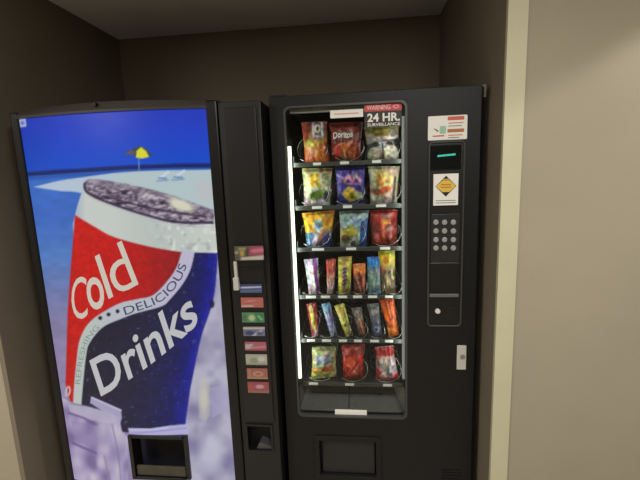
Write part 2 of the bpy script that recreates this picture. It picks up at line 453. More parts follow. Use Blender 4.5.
# can lid
lid = spline([(84, 185), (86, 180.5), (95, 179), (128, 184), (168, 194), (214, 210)])+spline([(214, 224), (176, 223.6), (141, 214), (110, 204), (90, 195), (84, 188)])
lm = p.cover(poly_sd(X, Y, lid))
tx = vnoise(X, Y*2.2, 5.5, 14)*.55+vnoise(X, Y*2, 2.6, 15)*.45
lc = ramp(tx, [(.15, (52, 36, 60)), (.42, (112, 96, 118)), (.6, (150, 140, 156)), (.85, (206, 200, 206))])
top_l = np.clip(1-(Y-np.interp(X, [84, 128, 168, 214], [181, 184, 194, 210]))/9, 0, 1)
lc = lc*(1-.5*top_l[..., None])+np.array((160, 152, 164))*.5*top_l[..., None]
p.C = p.C*(1-lm[..., None])+lc*lm[..., None]
p.line(spline([(96, 183.5), (128, 188), (166, 198), (212, 214)]), 1.2, (120, 108, 128), .6)
p.line(spline([(104, 196), (130, 203), (160, 210), (206, 217)]), 2.4, (60, 40, 66), .7)
p.ell(181, 205, 18, 7, (226, 226, 202), .95, rot=.35, soft=.5)
p.line(spline([(84.5, 184), (86, 191), (96, 197.5), (118, 206), (146, 215), (176, 222), (212, 222.5)]), 2.6, (58, 44, 70), .9)
p.line(spline([(88, 195.5), (100, 202), (122, 210), (148, 218.5), (178, 226), (214, 226.5)]), 1.2, (196, 190, 200), .7)
# ice below the can, left
icel = [(60, 396), (70, 402), (87, 406), (110, 412), (119, 417), (122, 431), (128, 437), (128, 560), (60, 560)]
im = p.cover(poly_sd(X, Y, icel))
ci = ramp(vnoise(X, Y, 13, 16)*.7+vnoise(X, Y*.6, 6, 17)*.3, [(.15, (124, 108, 154)), (.5, (164, 152, 190)), (.85, (200, 192, 212))])
p.C = p.C*(1-im[..., None])+ci*im[..., None]
p.poly([(68, 404), (88, 407), (112, 414), (118, 420), (112, 424), (90, 420), (70, 412)], (190, 184, 204), .75)
p.poly([(91, 396.5), (121, 409.5), (122, 418), (118, 430), (116, 416), (104, 412), (90, 403)], (178, 172, 206), .95)
p.line([(92, 397.5), (121, 410.5)], 1.4, (210, 206, 226), .9)
p.line([(69, 413), (84, 418), (97, 425)], 2.2, (108, 86, 146), .7); p.line([(73, 443), (84, 448), (96, 453)], 2.4, (104, 82, 138), .7)
p.poly([(71, 420), (96, 426), (98, 446), (76, 442)], (146, 130, 178), .5)
p.ell(103, 428, 9, 15, (196, 190, 210), .6, soft=.8); p.ell(101, 462, 6, 9, (212, 196, 214), .7, soft=.7)
p.line([(112, 424), (118, 452), (121, 480)], 1.6, (120, 106, 150), .5); p.line([(104, 456), (110, 480)], 1.6, (140, 110, 140), .5)
# pale slab just above the delivery opening
p.poly([(128, 428), (150, 428.5), (170, 425.5), (189, 424), (189, 434), (160, 435.5), (130, 437)], (184, 180, 222))
p.line([(131, 433.5), (160, 431), (186, 428)], 1.6, (150, 146, 206), .7); p.line([(130, 429.5), (150, 429.8), (168, 427.5)], 1.2, (214, 212, 236), .9)
# small square sticker in the corner
p.poly([(18, 119.5), (25.5, 118.5), (26.5, 126.5), (19.5, 127.5)], (176, 190, 226)); p.ell(22.5, 123, 2, 2, (92, 108, 200), .8)

nz, nx = GX.shape
V = np.stack([GX.ravel(), GY.ravel(), GZ.ravel()], 1)
keep = {}; faces = []
for j in range(nz-1):
    for i in range(nx-1):
        cx, cz = (xs[i]+xs[i+1])/2, (zs[j]+zs[j+1])/2
        if port[0] < cx < port[1] and port[2] < cz < port[3]: continue
        a = j*nx+i; faces.append((a, a+1, a+nx+1, a+nx))
me = bpy.data.meshes.new('picture_panel'); me.from_pydata(V.tolist(), [], faces); me.update()
set_print(me, p.lin().reshape(-1, 3))
PAN = link('picture_panel', me, M['panel'], DM); PAN.matrix_parent_inverse = Matrix.Translation(DM.location).inverted()
PAN['label'] = 'backlit picture of a red, white and navy drink can on a beach'
sol = PAN.modifiers.new('thickness', 'SOLIDIFY'); sol.thickness = .004; sol.offset = -1

def bow_map(fn, off=-.0016):
    def g(u, v):
        px, py = fn(u, v); x, y, z = at_bow(px, py); return (x, y+off, z)
    return g
def affine(O, bx, upv): return lambda u, v: (O[0]+u*bx[0]+v*upv[0], O[1]+u*bx[1]+v*upv[1])
for ch, O_c, b_c, u_c, w_c in (('C', (72.5, 320), (15.5, -3), (-1.5, -41.5), .0), ('o', (89, 309), (17, -2), (-4, -31), .012), ('l', (109.0, 299), (4.6, -2.7), (-14, -42.5), .0), ('d', (117.3, 296), (21.5, -12), (-17, -43.5), .0)):
    text_mesh('lettering', ch, bow_map(affine(O_c, b_c, u_c)), M['lettercream'], PAN, bold=w_c)
def curved(u, v):
    x, y = affine((101, 395.5), (98, -52), (-11.5, -35))(u, v); return x, y-22*u*u
text_mesh('lettering', 'Drinks', bow_map(curved), M['letterwhite'], PAN, bold=.016)
def along(path, h):
    P = np.array(spline(path, 10)); seg = np.hypot(*(P[1:]-P[:-1]).T); L = np.concatenate([[0], np.cumsum(seg)])
    def fn(u, v):
        s = u*L[-1]; x = np.interp(s, L, P[:, 0]); y = np.interp(s, L, P[:, 1]); e = .02*L[-1]
        tx = np.interp(min(s+e, L[-1]), L, P[:, 0])-np.interp(max(s-e, 0), L, P[:, 0]); ty = np.interp(min(s+e, L[-1]), L, P[:, 1])-np.interp(max(s-e, 0), L, P[:, 1])
        n = math.hypot(tx, ty); return x+ty/n*h*v, y-tx/n*h*v
    return fn
text_mesh('lettering', 'DELICIOUS', bow_map(along([(125.5, 315), (141, 310), (157, 304), (167, 297), (177, 286), (184, 274), (187, 265)], 8.2)), M['letternavy'], PAN, bold=.004)
text_mesh('lettering', 'REFRESHING', bow_map(along([(80.5, 384), (82.5, 366), (86, 349), (91, 338), (100, 328)], 5.2)), M['letterdim'], PAN)

# bowed door frame around the picture -------------------------------
def jamb(x0, x1, y_out, z0, z1):
    ya, yb = float(bow_y(x0)), float(bow_y(x1))
    return boxes((x0, x1, min(ya, yb)-y_out, YL+.04, z0, z1))
TZ = 1.8245
def strip(zfn, name, x0=L0, x1=L1):
    bm = bmesh.new(); n = 40; rows = []
    for i in range(n+1):
        x = x0+(x1-x0)*i/n; rows.append([bm.verts.new((x, y, z)) for y, z in zfn(x)])
    m_ = len(rows[0])
    for i in range(n):
        for k in range(m_): bm.faces.new([rows[i][k], rows[i+1][k], rows[i+1][(k+1)%m_], rows[i][(k+1)%m_]])
    bm.faces.new(rows[0]); bm.faces.new(rows[-1][::-1])
    return D(name, bm, mat('brushed_top_frame', (92, 89, 86), .33, metal=.7) if name == 'top_frame' else M['bezel'], smooth=False)
def top_profile(x):
    y = float(bow_y(x)); t = (x-(L0+L1)/2)/((L1-L0)/2); zt = TZ+.010*(1-t*t)
    return [(y+.006, PT-.004), (y-.008, PT-.002), (y-.009, PT+.006), (y-.004, PT+.014), (y+.010, zt-.004), (y+.022, zt), (YL+.06, zt-.004), (YL+.06, PT-.004)]
strip(top_profile, 'top_frame')
def low_profile(x):
    y = float(bow_y(x)); return [(y+.006, PB+.004), (y-.008, PB), (y-.004, .10), (y+.01, .075), (YL+.06, .075), (YL+.06, PB+.004)]
strip(low_profile, 'kick_panel')
D('side_frame', jamb(L0, P0, .006, .09, TZ-.006), M['bezel'], bevel=.006)
D('side_frame', jamb(P1, L1, .008, .09, TZ-.004), M['bezel'], bevel=.006)
# little round lock in the top rail
lx, ly, lz = at_bow(95.5, 104.6, -.002)
D('lock', disc_y(lx, lz, .0065, ly-.008, ly+.012), M['cavity'], bevel=.001)

# delivery opening ---------------------------------------------------
px0, px1, pz0, pz1 = port
yb = float(bow_y((px0+px1)/2)); yside = float(bow_y(px0))
DP = D('delivery_port', boxes((px0-.004, px0+.012, yside-.012, yside+.05, pz0-.004, pz1+.004), (px1-.012, px1+.004, float(bow_y(px1))-.012, yside+.05, pz0-.004, pz1+.004),
     (px0+.012, px1-.012, yb-.010, yside+.05, pz1-.008, pz1+.004), (px0+.012, px1-.012, yb-.012, yside+.05, pz0-.004, pz0+.008)), M['black2'], bevel=.002)
D('port_back', boxes((px0+.012, px1-.012, YL+.030, YL+.036, pz0+.008, pz1-.008)), M['cavity'], DP)
fz = at_bow(159, 466)[2]
D('flap', boxes((px0+.014, px1-.014, yb-.004, yb+.006, pz0+.010, fz)), mat('worn_flap', (62, 58, 48), .4, noise=.25, nscale=40), DP, bevel=.003)

# selection column ---------------------------------------------------
cx0 = L1+.001; yj = YC
cr = px_rect(247.5, 425, 272, 450, YC)
vr = px_rect(236, 246.5, 263, 260, YC)
D('selection_column', sheet([cx0, cr[0], cr[1], C1], [.07, cr[2], cr[3], 1.812], [(cr[0], cr[1], cr[2], cr[3])], YC, YL+.04), M['black'], bevel=.003)
# raised inner plate
ip = (at(229, 240, YC)[0], at(270, 300, YC)[0])
ip = (cx0+.022, C1-.018)
z0c, z1c = cr[3]+.02, 1.79
D('column_plate', boxes((ip[0], ip[1], YC-.006, YC, z0c, z1c)), M['black2'], bevel=.002)
CRt = D('coin_return', ring(round_rect(cr[0]-.005, cr[1]+.005, cr[2]-.005, cr[3]+.005, .006), round_rect(cr[0]+.003, cr[1]-.003, cr[2]+.003, cr[3]-.003, .004), YC-.006, YC+.004), M['black2'])
D('cup_highlight', prism([(cr[0]+.035, cr[2]+.004), (cr[1]-.004, cr[2]+.004), (cr[1]-.004, cr[2]+.012), (cr[0]+.052, cr[2]+.032), (cr[0]+.042, cr[2]+.02)], YC+.004, YC+.05), mat('cup_highlight_grey', (70, 69, 72), .35), CRt)  # lighter wedge in the cup imitates a grey triangular highlight
D('cup_back', boxes((cr[0], cr[1], YL+.036, YL+.0395, cr[2], cr[3])), M['cavity'], CRt)

def print_plate(name, rect, y, paint, m, parent, th=.006, nx=30, nz=14, dome=0.0, label=None):
    """a thick plate whose front carries a print given in unit coordinates (v runs downwards)"""
    x0, x1, z0, z1 = rect
    U, Vv = np.meshgrid(np.linspace(0, 1, nx), np.linspace(1, 0, nz))
    pp = Paint(U, Vv, (120, 120, 120), 1.2/nz); paint(pp)
    Xs = x0+U*(x1-x0); Zs = z0+(1-Vv)*(z1-z0)
    Ys = y-dome*np.sqrt(np.clip(np.sin(np.pi*U)*np.sin(np.pi*Vv), 0, 1))
    vs = np.stack([Xs.ravel(), Ys.ravel(), Zs.ravel()], 1).tolist(); fs = []
    for j in range(nz-1):
        for i in range(nx-1): a = j*nx+i; fs.append((a, a+1, a+nx+1, a+nx))
    bd = [i for i in range(nx)]+[j*nx+nx-1 for j in range(1, nz)]+[(nz-1)*nx+i for i in range(nx-2, -1, -1)]+[j*nx for j in range(nz-2, 0, -1)]
    b0 = len(vs); vs += [[vs[k][0], y+th, vs[k][2]] for k in bd]; n = len(bd)
    for k in range(n): fs.append((bd[k], b0+k, b0+(k+1) % n, bd[(k+1) % n]))
    fs.append(tuple(range(b0, b0+n)))
    me = bpy.data.meshes.new(name); me.from_pydata(vs, [], fs); me.update()
    C = pp.lin().reshape(-1, 3); set_print(me, np.vstack([C, C[bd]]))
    o = link(name, me, m, None); o.parent = parent
    root = parent
    while root.parent: root = root.parent
    if parent is root: o.matrix_parent_inverse = Matrix.Translation(root.location).inverted()
    if label: o['label'] = label
    return o

def P_blue(q):
    q.C[:] = (52, 70, 120); q.poly([(0, 0), (1, 0), (1, .3), (0, .2)], (40, 48, 96)); q.line([(.12, .35), (.92, .3)], .2, (206, 206, 220)); q.line([(.1, .75), (.95, .7)], .25, (88, 98, 130))
def P_salmon(q):
    q.C[:] = (196, 98, 84); q.ell(.5, .4, .4, .25, (224, 140, 122), .8, soft=.5); q.line([(.05, .85), (.5, .82)], .16, (206, 190, 170)); q.line([(.25, .55), (.75, .42)], .1, (170, 60, 56))
def P_green(q):
    q.C[:] = (84, 140, 88); q.ell(.45, .5, .2, .42, (196, 206, 150), 1, soft=.5); q.poly([(.6, 0), (1, 0), (1, 1), (.66, 1)], (40, 124, 66)); q.ell(.12, .5, .1, .4, (60, 110, 66)); q.line([(.75, .3), (.9, .7)], .1, (150, 200, 150))
def P_navyw(q):
    q.C[:] = (112, 112, 132); q.line([(.02, .12), (.98, .1)], .22, (206, 196, 176)); q.ell(.3, .65, .22, .25, (40, 46, 100)); q.line([(.5, .9), (.85, .35)], .16, (190, 186, 196)); q.ell(.75, .7, .12, .2, (70, 78, 120))
def P_pink(q):
    q.C[:] = (186, 88, 100); q.poly([(0, .25), (.4, .15), (.3, .7), (0, .8)], (196, 176, 176)); q.line([(.35, .6), (.9, .5)], .22, (206, 128, 138)); q.line([(0, .95), (1, .95)], .16, (110, 30, 36))
def P_beige(q):
    q.C[:] = (186, 176, 150); q.ell(.4, .55, .2, .26, (140, 146, 100), .8); q.ell(.75, .4, .18, .25, (212, 204, 190)); q.line([(0, .92), (1, .9)], .14, (150, 146, 110))
def P_tan(q):
    q.C[:] = (168, 92, 74); q.ell(.55, .48, .26, .26, (206, 146, 112), 1); q.ell(.55, .48, .14, .12, (168, 84, 62)); q.line([(0, .92), (1, .92)], .18, (176, 142, 98)); q.line([(.12, .1), (.12, .75)], .1, (196, 126, 106))
def P_redpink(q):
    q.C[:] = (158, 66, 68); q.ell(.58, .38, .26, .24, (226, 150, 160), 1, soft=.4); q.line([(0, .9), (1, .88)], .2, (150, 106, 84)); q.ell(.15, .5, .14, .4, (176, 72, 70))
sel = [((240, 284.5, 261.5, 293), P_blue, 'blue and white'), ((241, 298, 263, 307.5), P_salmon, 'salmon red'), ((242, 313, 264, 322.5), P_green, 'green with a pale middle'), ((243.3, 327.3, 264.6, 336), P_navyw, 'white and navy'),
       ((245, 342.5, 266, 351), P_pink, 'pink red'), ((245.8, 355, 266.8, 365), P_beige, 'beige'), ((247, 369, 267.3, 379), P_tan, 'tan and red with an oval'), ((247.8, 382.6, 268.8, 393), P_redpink, 'dark red with a pink glint')]
ys = YC-.012
for r, f, l in sel:
    print_plate('selection_button', px_rect(*r, ys), ys, f, M['button'], DM, th=.007, dome=.001, label=l+' selection button')
# bill acceptor with its instruction card
bx = px_rect(234.5, 246, 263.5, 260.3, YC-.02)
BV = D('bill_acceptor', boxes((bx[0], bx[1], YC-.018, YC-.005, bx[2]-.006, bx[3]), (bx[0]+.004, bx[1]-.004, YC-.013, YC-.005, bx[2]-.085, bx[2]-.006)), M['black2'], bevel=.002)
def P_bill(q):
    q.C[:] = (84, 74, 50); q.poly([(.52, 0), (1, 0), (1, .7), (.48, .66)], (168, 62, 84)); q.line([(.7, .35), (.96, .3)], .28, (214, 116, 136)); q.ell(.26, .5, .08, .24, (196, 166, 70)); q.poly([(.12, .1), (.42, .1), (.42, .3), (.14, .3)], (160, 146, 96))
    q.poly([(.2, .8), (1, .66), (1, .96), (.2, 1)], (214, 200, 180)); q.line([(.44, .2), (.44, .7)], .05, (40, 30, 22)); q.ell(.07, .45, .06, .1, (180, 176, 160))
print_plate('instruction_card', bx, YC-.0195, P_bill, M['button'], BV, th=.0012, label='yellow, red and white card on the bill acceptor')
hb = px_rect(234.2, 261.5, 237.2, 279, YC-.02); hb2 = px_rect(233.6, 277.5, 238.8, 290, YC-.02)
D('lock_bar', boxes((hb[0], hb[1], YC-.024, YC-.005, hb[2], hb[3]), (hb2[0], hb2[1], YC-.026, YC-.005, hb2[2], hb2[3])), M['lockwhite'], bevel=.0015)
D('slot_lip', boxes((bx[0]+.01, bx[1]-.012, YC-.022, YC-.0135, bx[2]-.032, bx[2]-.028)), M['black'], BV)

# ================================================================== snack machine
SM = thing('snack_vending_machine', 'charcoal snack vending machine with a tall lit window, against the right wall of the alcove', 'vending machine', ((S0+S1)/2, .4, 0))
def S(name, bm, m, parent=None, **k):
    o = obj(name, bm, m, None, **k); par = parent or SM; o.parent = par
    if par is SM: o.matrix_parent_inverse = Matrix.Translation(SM.location).inverted()
    return o
wx0, wx1 = .2525, .6925
wz1 = at(345, 103.5, 0)[1]; wz0 = at(352, 417.5, 0)[1]
DT = .045                                    # door thickness
xe = at(480.5, 200, 0)[0]-.004
dl = px_rect(320, 441, 376, 475.5, 0)
IX0, IX1, IY, IZ0, IZ1 = wx0-.012, wx1+.0025, .60, wz0-.02, wz1+.012
S('cabinet', boxes((S0+.004, IX0, DT, .80, .06, 1.815), (IX1, S1-.004, DT, .80, .06, 1.815), (IX0, IX1, IY, .80, .06, 1.815), (IX0, IX1, DT, IY, IZ1, 1.815), (IX0, IX1, DT+.06, IY, .06, IZ0)), M['snackblack'])
for fx in (S0+.06, S1-.06):
    for fy in (.08, .74):
        bm = disc_y(0, 0, .025, 0, .06)
        bmesh.ops.rotate(bm, verts=bm.verts, cent=(0,0,0), matrix=Matrix.Rotation(math.pi/2, 3, 'X'))
        bmesh.ops.translate(bm, verts=bm.verts, vec=(fx, fy, 0))
        lo = min(v.co.z for v in bm.verts); bmesh.ops.translate(bm, verts=bm.verts, vec=(0, 0, -lo))
        S('leveling_foot', bm, M['black2'])
DOOR = S('door', sheet([S0, wx0, wx1, dl[0], dl[1], xe], [.07, dl[2], dl[3], wz0, wz1, TOP], [(wx0, wx1, wz0, wz1), (dl[0], dl[1], dl[2], dl[3])], 0, DT), M['snackblack'], bevel=.003)
# bevelled hinge side of the door
bm = bmesh.new()
a = [bm.verts.new((x, y, .07)) for x, y in ((xe, 0), (S1-.004, .018), (S1, .03), (S1, DT), (xe, DT))]
b = [bm.verts.new((v.co.x, v.co.y, TOP-.004)) for v in a]
bm.faces.new(a[::-1]); bm.faces.new(b)
for k in range(5): bm.faces.new([a[k], a[(k+1)%5], b[(k+1)%5], b[k]])
S('hinge_rail', bm, M['black2'])
h = px_rect(482, 84, 488.5, 97, .0)
HG = S('hinge', boxes((h[0], h[1]-.004, .006, .02, h[2], TOP+.002), (h[0]+.006, h[0]+.010, -.004, .006, h[2]+.004, TOP-.006)), M['darksteel'], bevel=.002)
t = px_rect(269.5, 92.5, 286.5, 98, 0)
S('top_bracket', boxes((t[0], t[1], .004, .05, TOP, TOP+.006)), M['black2'], bevel=.001)
# window gasket + glass
S('window_gasket', ring(round_rect(wx0-.001, wx1+.001, wz0-.001, wz1+.001, .024), round_rect(wx0+.005, wx1-.007, wz0+.006, wz1-.006, .022), -.003, .02), M['gasket'])
bm = ring(round_rect(wx0-.002, wx1+.002, wz0-.002, wz1+.002, .001), round_rect(wx0-.0005, wx1+.0005, wz0-.0005, wz1+.0005, .0245), -.0005, .022)
S('corner_fillet', bm, M['snackblack'])
S('window_glass', boxes((wx0+.003, wx1-.003, .012, .016, wz0+.003, wz1-.003)), M['glass'])
# liner
LN = S('interior_liner', boxes((IX0, IX0+.003, DT, IY, IZ0, IZ1), (IX0, IX1, IY-.004, IY, IZ0, IZ1), (IX0, IX1, DT, IY, IZ1-.004, IZ1)), M['interior'])
zs6 = at(350, 384, .05)[1]
S('side_panel', boxes((IX1-.003, IX1, DT, IY, IZ0, IZ1)), M['interiorgrey'])
# drop area: sloping chute and its back plate
bm = bmesh.new()
pr = [(DT+.005, IZ0+.004), (IY-.01, IZ0+.12), (IY-.01, IZ0+.112), (DT+.005, IZ0-.004)]
a = [bm.verts.new((IX0+.004, y, z)) for y, z in pr]; b = [bm.verts.new((IX1-.004, y, z)) for y, z in pr]
bm.faces.new(a[::-1]); bm.faces.new(b)
for k in range(4): bm.faces.new([a[k], a[(k+1)%4], b[(k+1)%4], b[k]])
CH = S('chute', bm, M['chute'])
rb = bmesh.new()
zf = lambda y: IZ0+.004+(y-DT-.005)/(IY-.015-DT)*.116
v = box(rb, (IX0+IX1)/2-.012, (IX0+IX1)/2-.008, .08, IY-.03, 0, .004)
for q in v: q.co.z += zf(q.co.y)
for yy in (.16, .30, .44):
    v = box(rb, IX0+.05, IX1-.09, yy, yy+.006, 0, .003)
    for q in v: q.co.z += zf(q.co.y)
S('chute_rib', rb, M['interior'], CH)
def gusset(name, xa, xb, m):
    g = bmesh.new(); th = .004 if xb < xa else -.004
    pts = [(xa, .052), (xb, .40), (xb+th, .40), (xa+th*.2, .052)]
    a = [g.verts.new((x, y, IZ0+.006)) for x, y in pts]; b = [g.verts.new((x, y, zs6-.020)) for x, y in pts]
    g.faces.new(a[::-1]); g.faces.new(b)
    for k in range(4): g.faces.new([a[k], a[(k+1)%4], b[(k+1)%4], b[k]])
    S(name, g, m, CH)
gusset('chute_side', IX1-.004, IX1-.085, mat('speckled_grey_plastic', (236, 236, 230), .55, noise=.3, nscale=160))
gusset('chute_side', IX0+.006, IX0+.05, M['chute'])
# fluorescent tube
tb0 = at(300.3, 378, .045); tb1 = at(288.3, 146, .045)
bm = bmesh.new(); xt = (tb0[0]+tb1[0])/2
tube(bm, [(xt, .045, tb0[1]), (xt, .045, tb1[1])], .0085, 14)
TB = S('lamp_tube', bm, M['tube'], smooth=True); TB['label'] = 'lit white fluorescent tube'
for za, zb in ((tb0[1]-.022, tb0[1]+.002), (tb1[1]-.002, tb1[1]+.022)): S('lamp_holder', boxes((xt-.012, xt+.012, .036, .062, za, zb)), M['black2'], TB)

# glowing strip added along the right of the window, for the added light
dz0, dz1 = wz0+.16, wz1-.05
DF = S('added_glow_strip', boxes((wx1-.0150, wx1-.0065, .022, .040, dz0, dz1)), mat('frosted_glow_strip', (120, 122, 118), .5, noise=.25, nscale=70, emit=(140, 146, 140), estr=.62))
# trays with coils, rail and price tags ------------------------------
rails = [((300, 164.5), (403, 159.5)), ((301, 207.5), (402, 204.5)), ((301, 250), (403, 246.5)), ((303, 297), (402, 295.5)), ((304, 340.5), (402, 340)), ((307, 384), (402, 384))]
TY = .052
BY = TY+.042          # plane of the packets
tags = [[(309, 337), (340, 352), (371, 388)], [(312, 322), (343, 352), (376, 386)], [(312, 324), (346, 356), (380, 390)],
        [(306, 316), (321, 330), (338, 347), (353, 362), (368, 377), (385, 393)], [(307, 315), (322, 331), (339, 347), (354, 362), (370, 379), (385, 393)], [(309, 318), (345, 354), (383, 392)]]
tags[0] = [(313, 321), (340, 349), (372, 381)]
trays = []
colx = []
for k, (a, b) in enumerate(rails):
    zc = (at(a[0], a[1], TY)[1]+at(b[0], b[1], TY)[1])/2
    x0, x1 = IX0+.03, IX1-.012
    trays.append(zc)
    T = S('tray', boxes((x0, x1, TY+.008, IY-.03, zc-.010, zc-.007), (x0, x0+.002, TY+.008, IY-.03, zc-.007, zc+.03), (x1-.002, x1, TY+.008, IY-.03, zc-.007, zc+.03)), M['tray'])
    S('shelf_rail', boxes((x0, x1, TY, TY+.008, zc-.012, zc+.005)), M['rail'], T, bevel=.0015)
    tb = bmesh.new()
    for q in tags[k]:
        r0 = at(q[0], (a[1]+b[1])/2, TY)[0]; r1 = at(q[1], (a[1]+b[1])/2, TY)[0]
        o_ = S('price_tag', boxes((r0, r1, TY-.002, TY, zc-.007, zc+.003)), M['tagwhite'], T)
    tb.free()
    ncol = len(tags[k]); w = (x1-x0)/ncol
    # thin dividers between the columns
    for c in range(1, ncol):
        S('divider', boxes((x0+w*c-.001, x0+w*c+.001, TY+.02, IY-.04, zc-.007, zc+.03)), M['tray'], T)
    rr = min(w*.47, .064)
    for c in range(ncol):
        cx = x0+w*(c+.5); bm = bmesh.new(); pts = []
        rz = min(rr, .052); y_back = BY+.026
        # the wire starts at the front, low in the middle, comes up the right side and goes round behind the packet
        for s in range(14*7+1):
            an = -math.pi*.75+2*math.pi*s/14
            if s <= 5: y = TY+.012
            elif s <= 9: y = TY+.012+(y_back-TY-.012)*(s-5)/4
            else: y = y_back+(s-9)*.0042
            if y > IY-.05: break
            pts.append((cx+rr*math.cos(an), y, zc+.004+rz+rz*math.sin(an)))
        tube(bm, pts, .0017, 6)
        S('coil', bm, M['chrome'], T, smooth=True)

# control panel on the door -------------------------------------------
cp = px_rect(427.5, 141, 463, 326, 0)
CP = S('control_panel', ring(round_rect(cp[0], cp[1], cp[2], cp[3], .016), round_rect(cp[0]+.006, cp[1]-.006, cp[2]+.006, cp[3]-.006, .011), -.009, .001), mat('control_panel_rim', (62, 62, 62), .35), bevel=.002)
S('panel_plate', prism(round_rect(cp[0]+.005, cp[1]-.005, cp[2]+.005, cp[3]-.005, .012), -.003, .001), M['black2'], CP)
d = px_rect(430.5, 145, 461, 170, -.004)
S('display_window', boxes((d[0], d[1], -.007, -.002, d[2], d[3])), M['display'], CP, bevel=.002)
tt = px_rect(437.5, 155.5, 455.5, 159.8, -.008)
text_mesh('display_text', '----', lambda u, v: (tt[0]+u*(tt[1]-tt[0]), -.0078, tt[2]+.004+v*(tt[3]-tt[2])*.9+u*.004), M['lcd'], CP, bold=.03)
kx = [436, 444.6, 453.4]; kz = [222.3, 231, 239.7, 248]
kp = px_rect(431, 214, 459.5, 262, -.005)
KP = S('keypad', prism(round_rect(kp[0], kp[1], kp[2], kp[3], .006), -.006, -.002), mat('keypad_plate', (34, 34, 34), .4), CP, bevel=.001)
for zq in kz:
    for xq in kx:
        x, z = at(xq, zq, -.008)
        o = S('keypad_button', disc_y(x, z, .0098, -.0105, -.005, 20), M['key'], CP, bevel=.0025)
# coin mechanism
r = px_rect(429.5, 294, 458.5, 297, -.012)
S('coin_slot_lip', boxes((r[0], r[1], -.016, -.002, r[2], r[3])), mat('lip_grey', (96, 96, 95), .35), CP, bevel=.0015)
r = px_rect(430, 262.5, 459, 293, -.004)
S('bill_plate', boxes((r[0], r[1], -.0065, -.002, r[2], r[3])), M['black2'], CP, bevel=.002)
x, z = at(437.6, 311, -.008)
bm = disc_y(x, z, .0095, -.016, -.002, 20)
S('coin_return_button', bm, mat('white_button', (215, 214, 210), .4), CP, bevel=.003)
x2, z2 = at(451, 308, -.006)
S('coin_slot', boxes((x2-.017, x2+.017, -.008, -.002, z2-.004, z2+.004)), M['cavity'], CP, bevel=.001)
# lock on the right of the door
r = px_rect(456.8, 345.5, 466.2, 369.5, -.004)
LK = S('door_lock', boxes((r[0], r[1], -.006, .001, r[2], r[3])), M['lockwhite'], bevel=.002)
S('lock_core', disc_y((r[0]+r[1])/2+.003, r[2]+(r[3]-r[2])*.55, .009, -.011, -.005), mat('lock_core_metal', (150, 148, 142), .3, metal=.6), LK, bevel=.001)
S('lock_recess', boxes((r[0]-.006, r[0], -.002, .001, r[2]-.002, r[3]+.004)), M['cavity'], LK)
# delivery door
DD = S('delivery_door', ring(round_rect(dl[0]-.022, dl[1]+.022, dl[2]-.016, dl[3]+.022, .006), round_rect(dl[0], dl[1], dl[2], dl[3], .002), -.006, .002), M['snackblack'], bevel=.003)
bm = bmesh.new()
pr = [(.012, dl[2]+.004), (.030, dl[3]-.004), (.036, dl[3]-.004), (.018, dl[2]+.004)]
a = [bm.verts.new((dl[0]+.010, y, z)) for y, z in pr]; b = [bm.verts.new((dl[1]-.006, y, z)) for y, z in pr]
bm.faces.new(a[::-1]); bm.faces.new(b)
for k in range(4): bm.faces.new([a[k], a[(k+1)%4], b[(k+1)%4], b[k]])
S('flap', bm, mat('flap_plastic', (27, 26, 28), .38, noise=.1, nscale=20), DD)
S('port_back', boxes((dl[0], dl[1], .040, .044, dl[2], dl[3])), M['cavity'], DD)
# small louvre at the lower right
r = px_rect(441, 470, 462, 479, 0)
S('vent', boxes((r[0], r[1], -.003, .001, r[3]-.004, r[3]), *[(r[0], r[1], -.003, .001, r[3]-.012-k*.014-.005, r[3]-.012-k*.014) for k in range(4)]), M['cavity'])

# notices --------------------------------------------------------------
r = px_rect(428, 115.5, 467.2, 139.8, -.001)
NS = S('notice_sticker', prism(round_rect(r[0], r[1], r[2], r[3], .004), -.0015, .001), M['white'])
NS['label'] = 'white instruction sticker with two orange headings'
NS.rotation_euler = (0, 0, 0)
def sub(rect, a, b, c, d_): 
    w, hh = rect[1]-rect[0], rect[3]-rect[2]
    return rect[0]+a*w, rect[0]+b*w, rect[3]-d_*hh, rect[3]-c*hh
def patch(name, rect, y, m, par): return S(name, boxes((rect[0], rect[1], y-.0006, y, rect[2], rect[3])), m, par)
patch('heading_bar', sub(r, .5, .92, .05, .2), -.0016, M['inkorange'], NS); patch('heading_bar', sub(r, .5, .92, .56, .7), -.0016, M['inkbrown'], NS)
for k, (a, b, c) in enumerate(((.52, .9, .3), (.52, .86, .42), (.52, .88, .8), (.52, .8, .9))): patch('text_line', sub(r, a, b, c, c+.035), -.0016, M['inkgrey'] if k % 2 else M['inkorange'], NS)
q = sub(r, .14, .28, .5, .66)
S('pictogram', prism([(q[0], q[3]), (q[0]+.012, q[3]-.004), (q[1], q[2]+.003), (q[1]-.004, q[2]), (q[0]+.006, q[2]+.006)], -.0022, -.0016), M['inkgrey'], NS)
S('pictogram', prism(round_rect(*sub(r, .3, .46, .42, .74), .004), -.0022, -.0016), M['inkgreen'], NS)
patch('text_line', sub(r, .12, .42, .8, .85), -.0016, M['inkred'], NS)

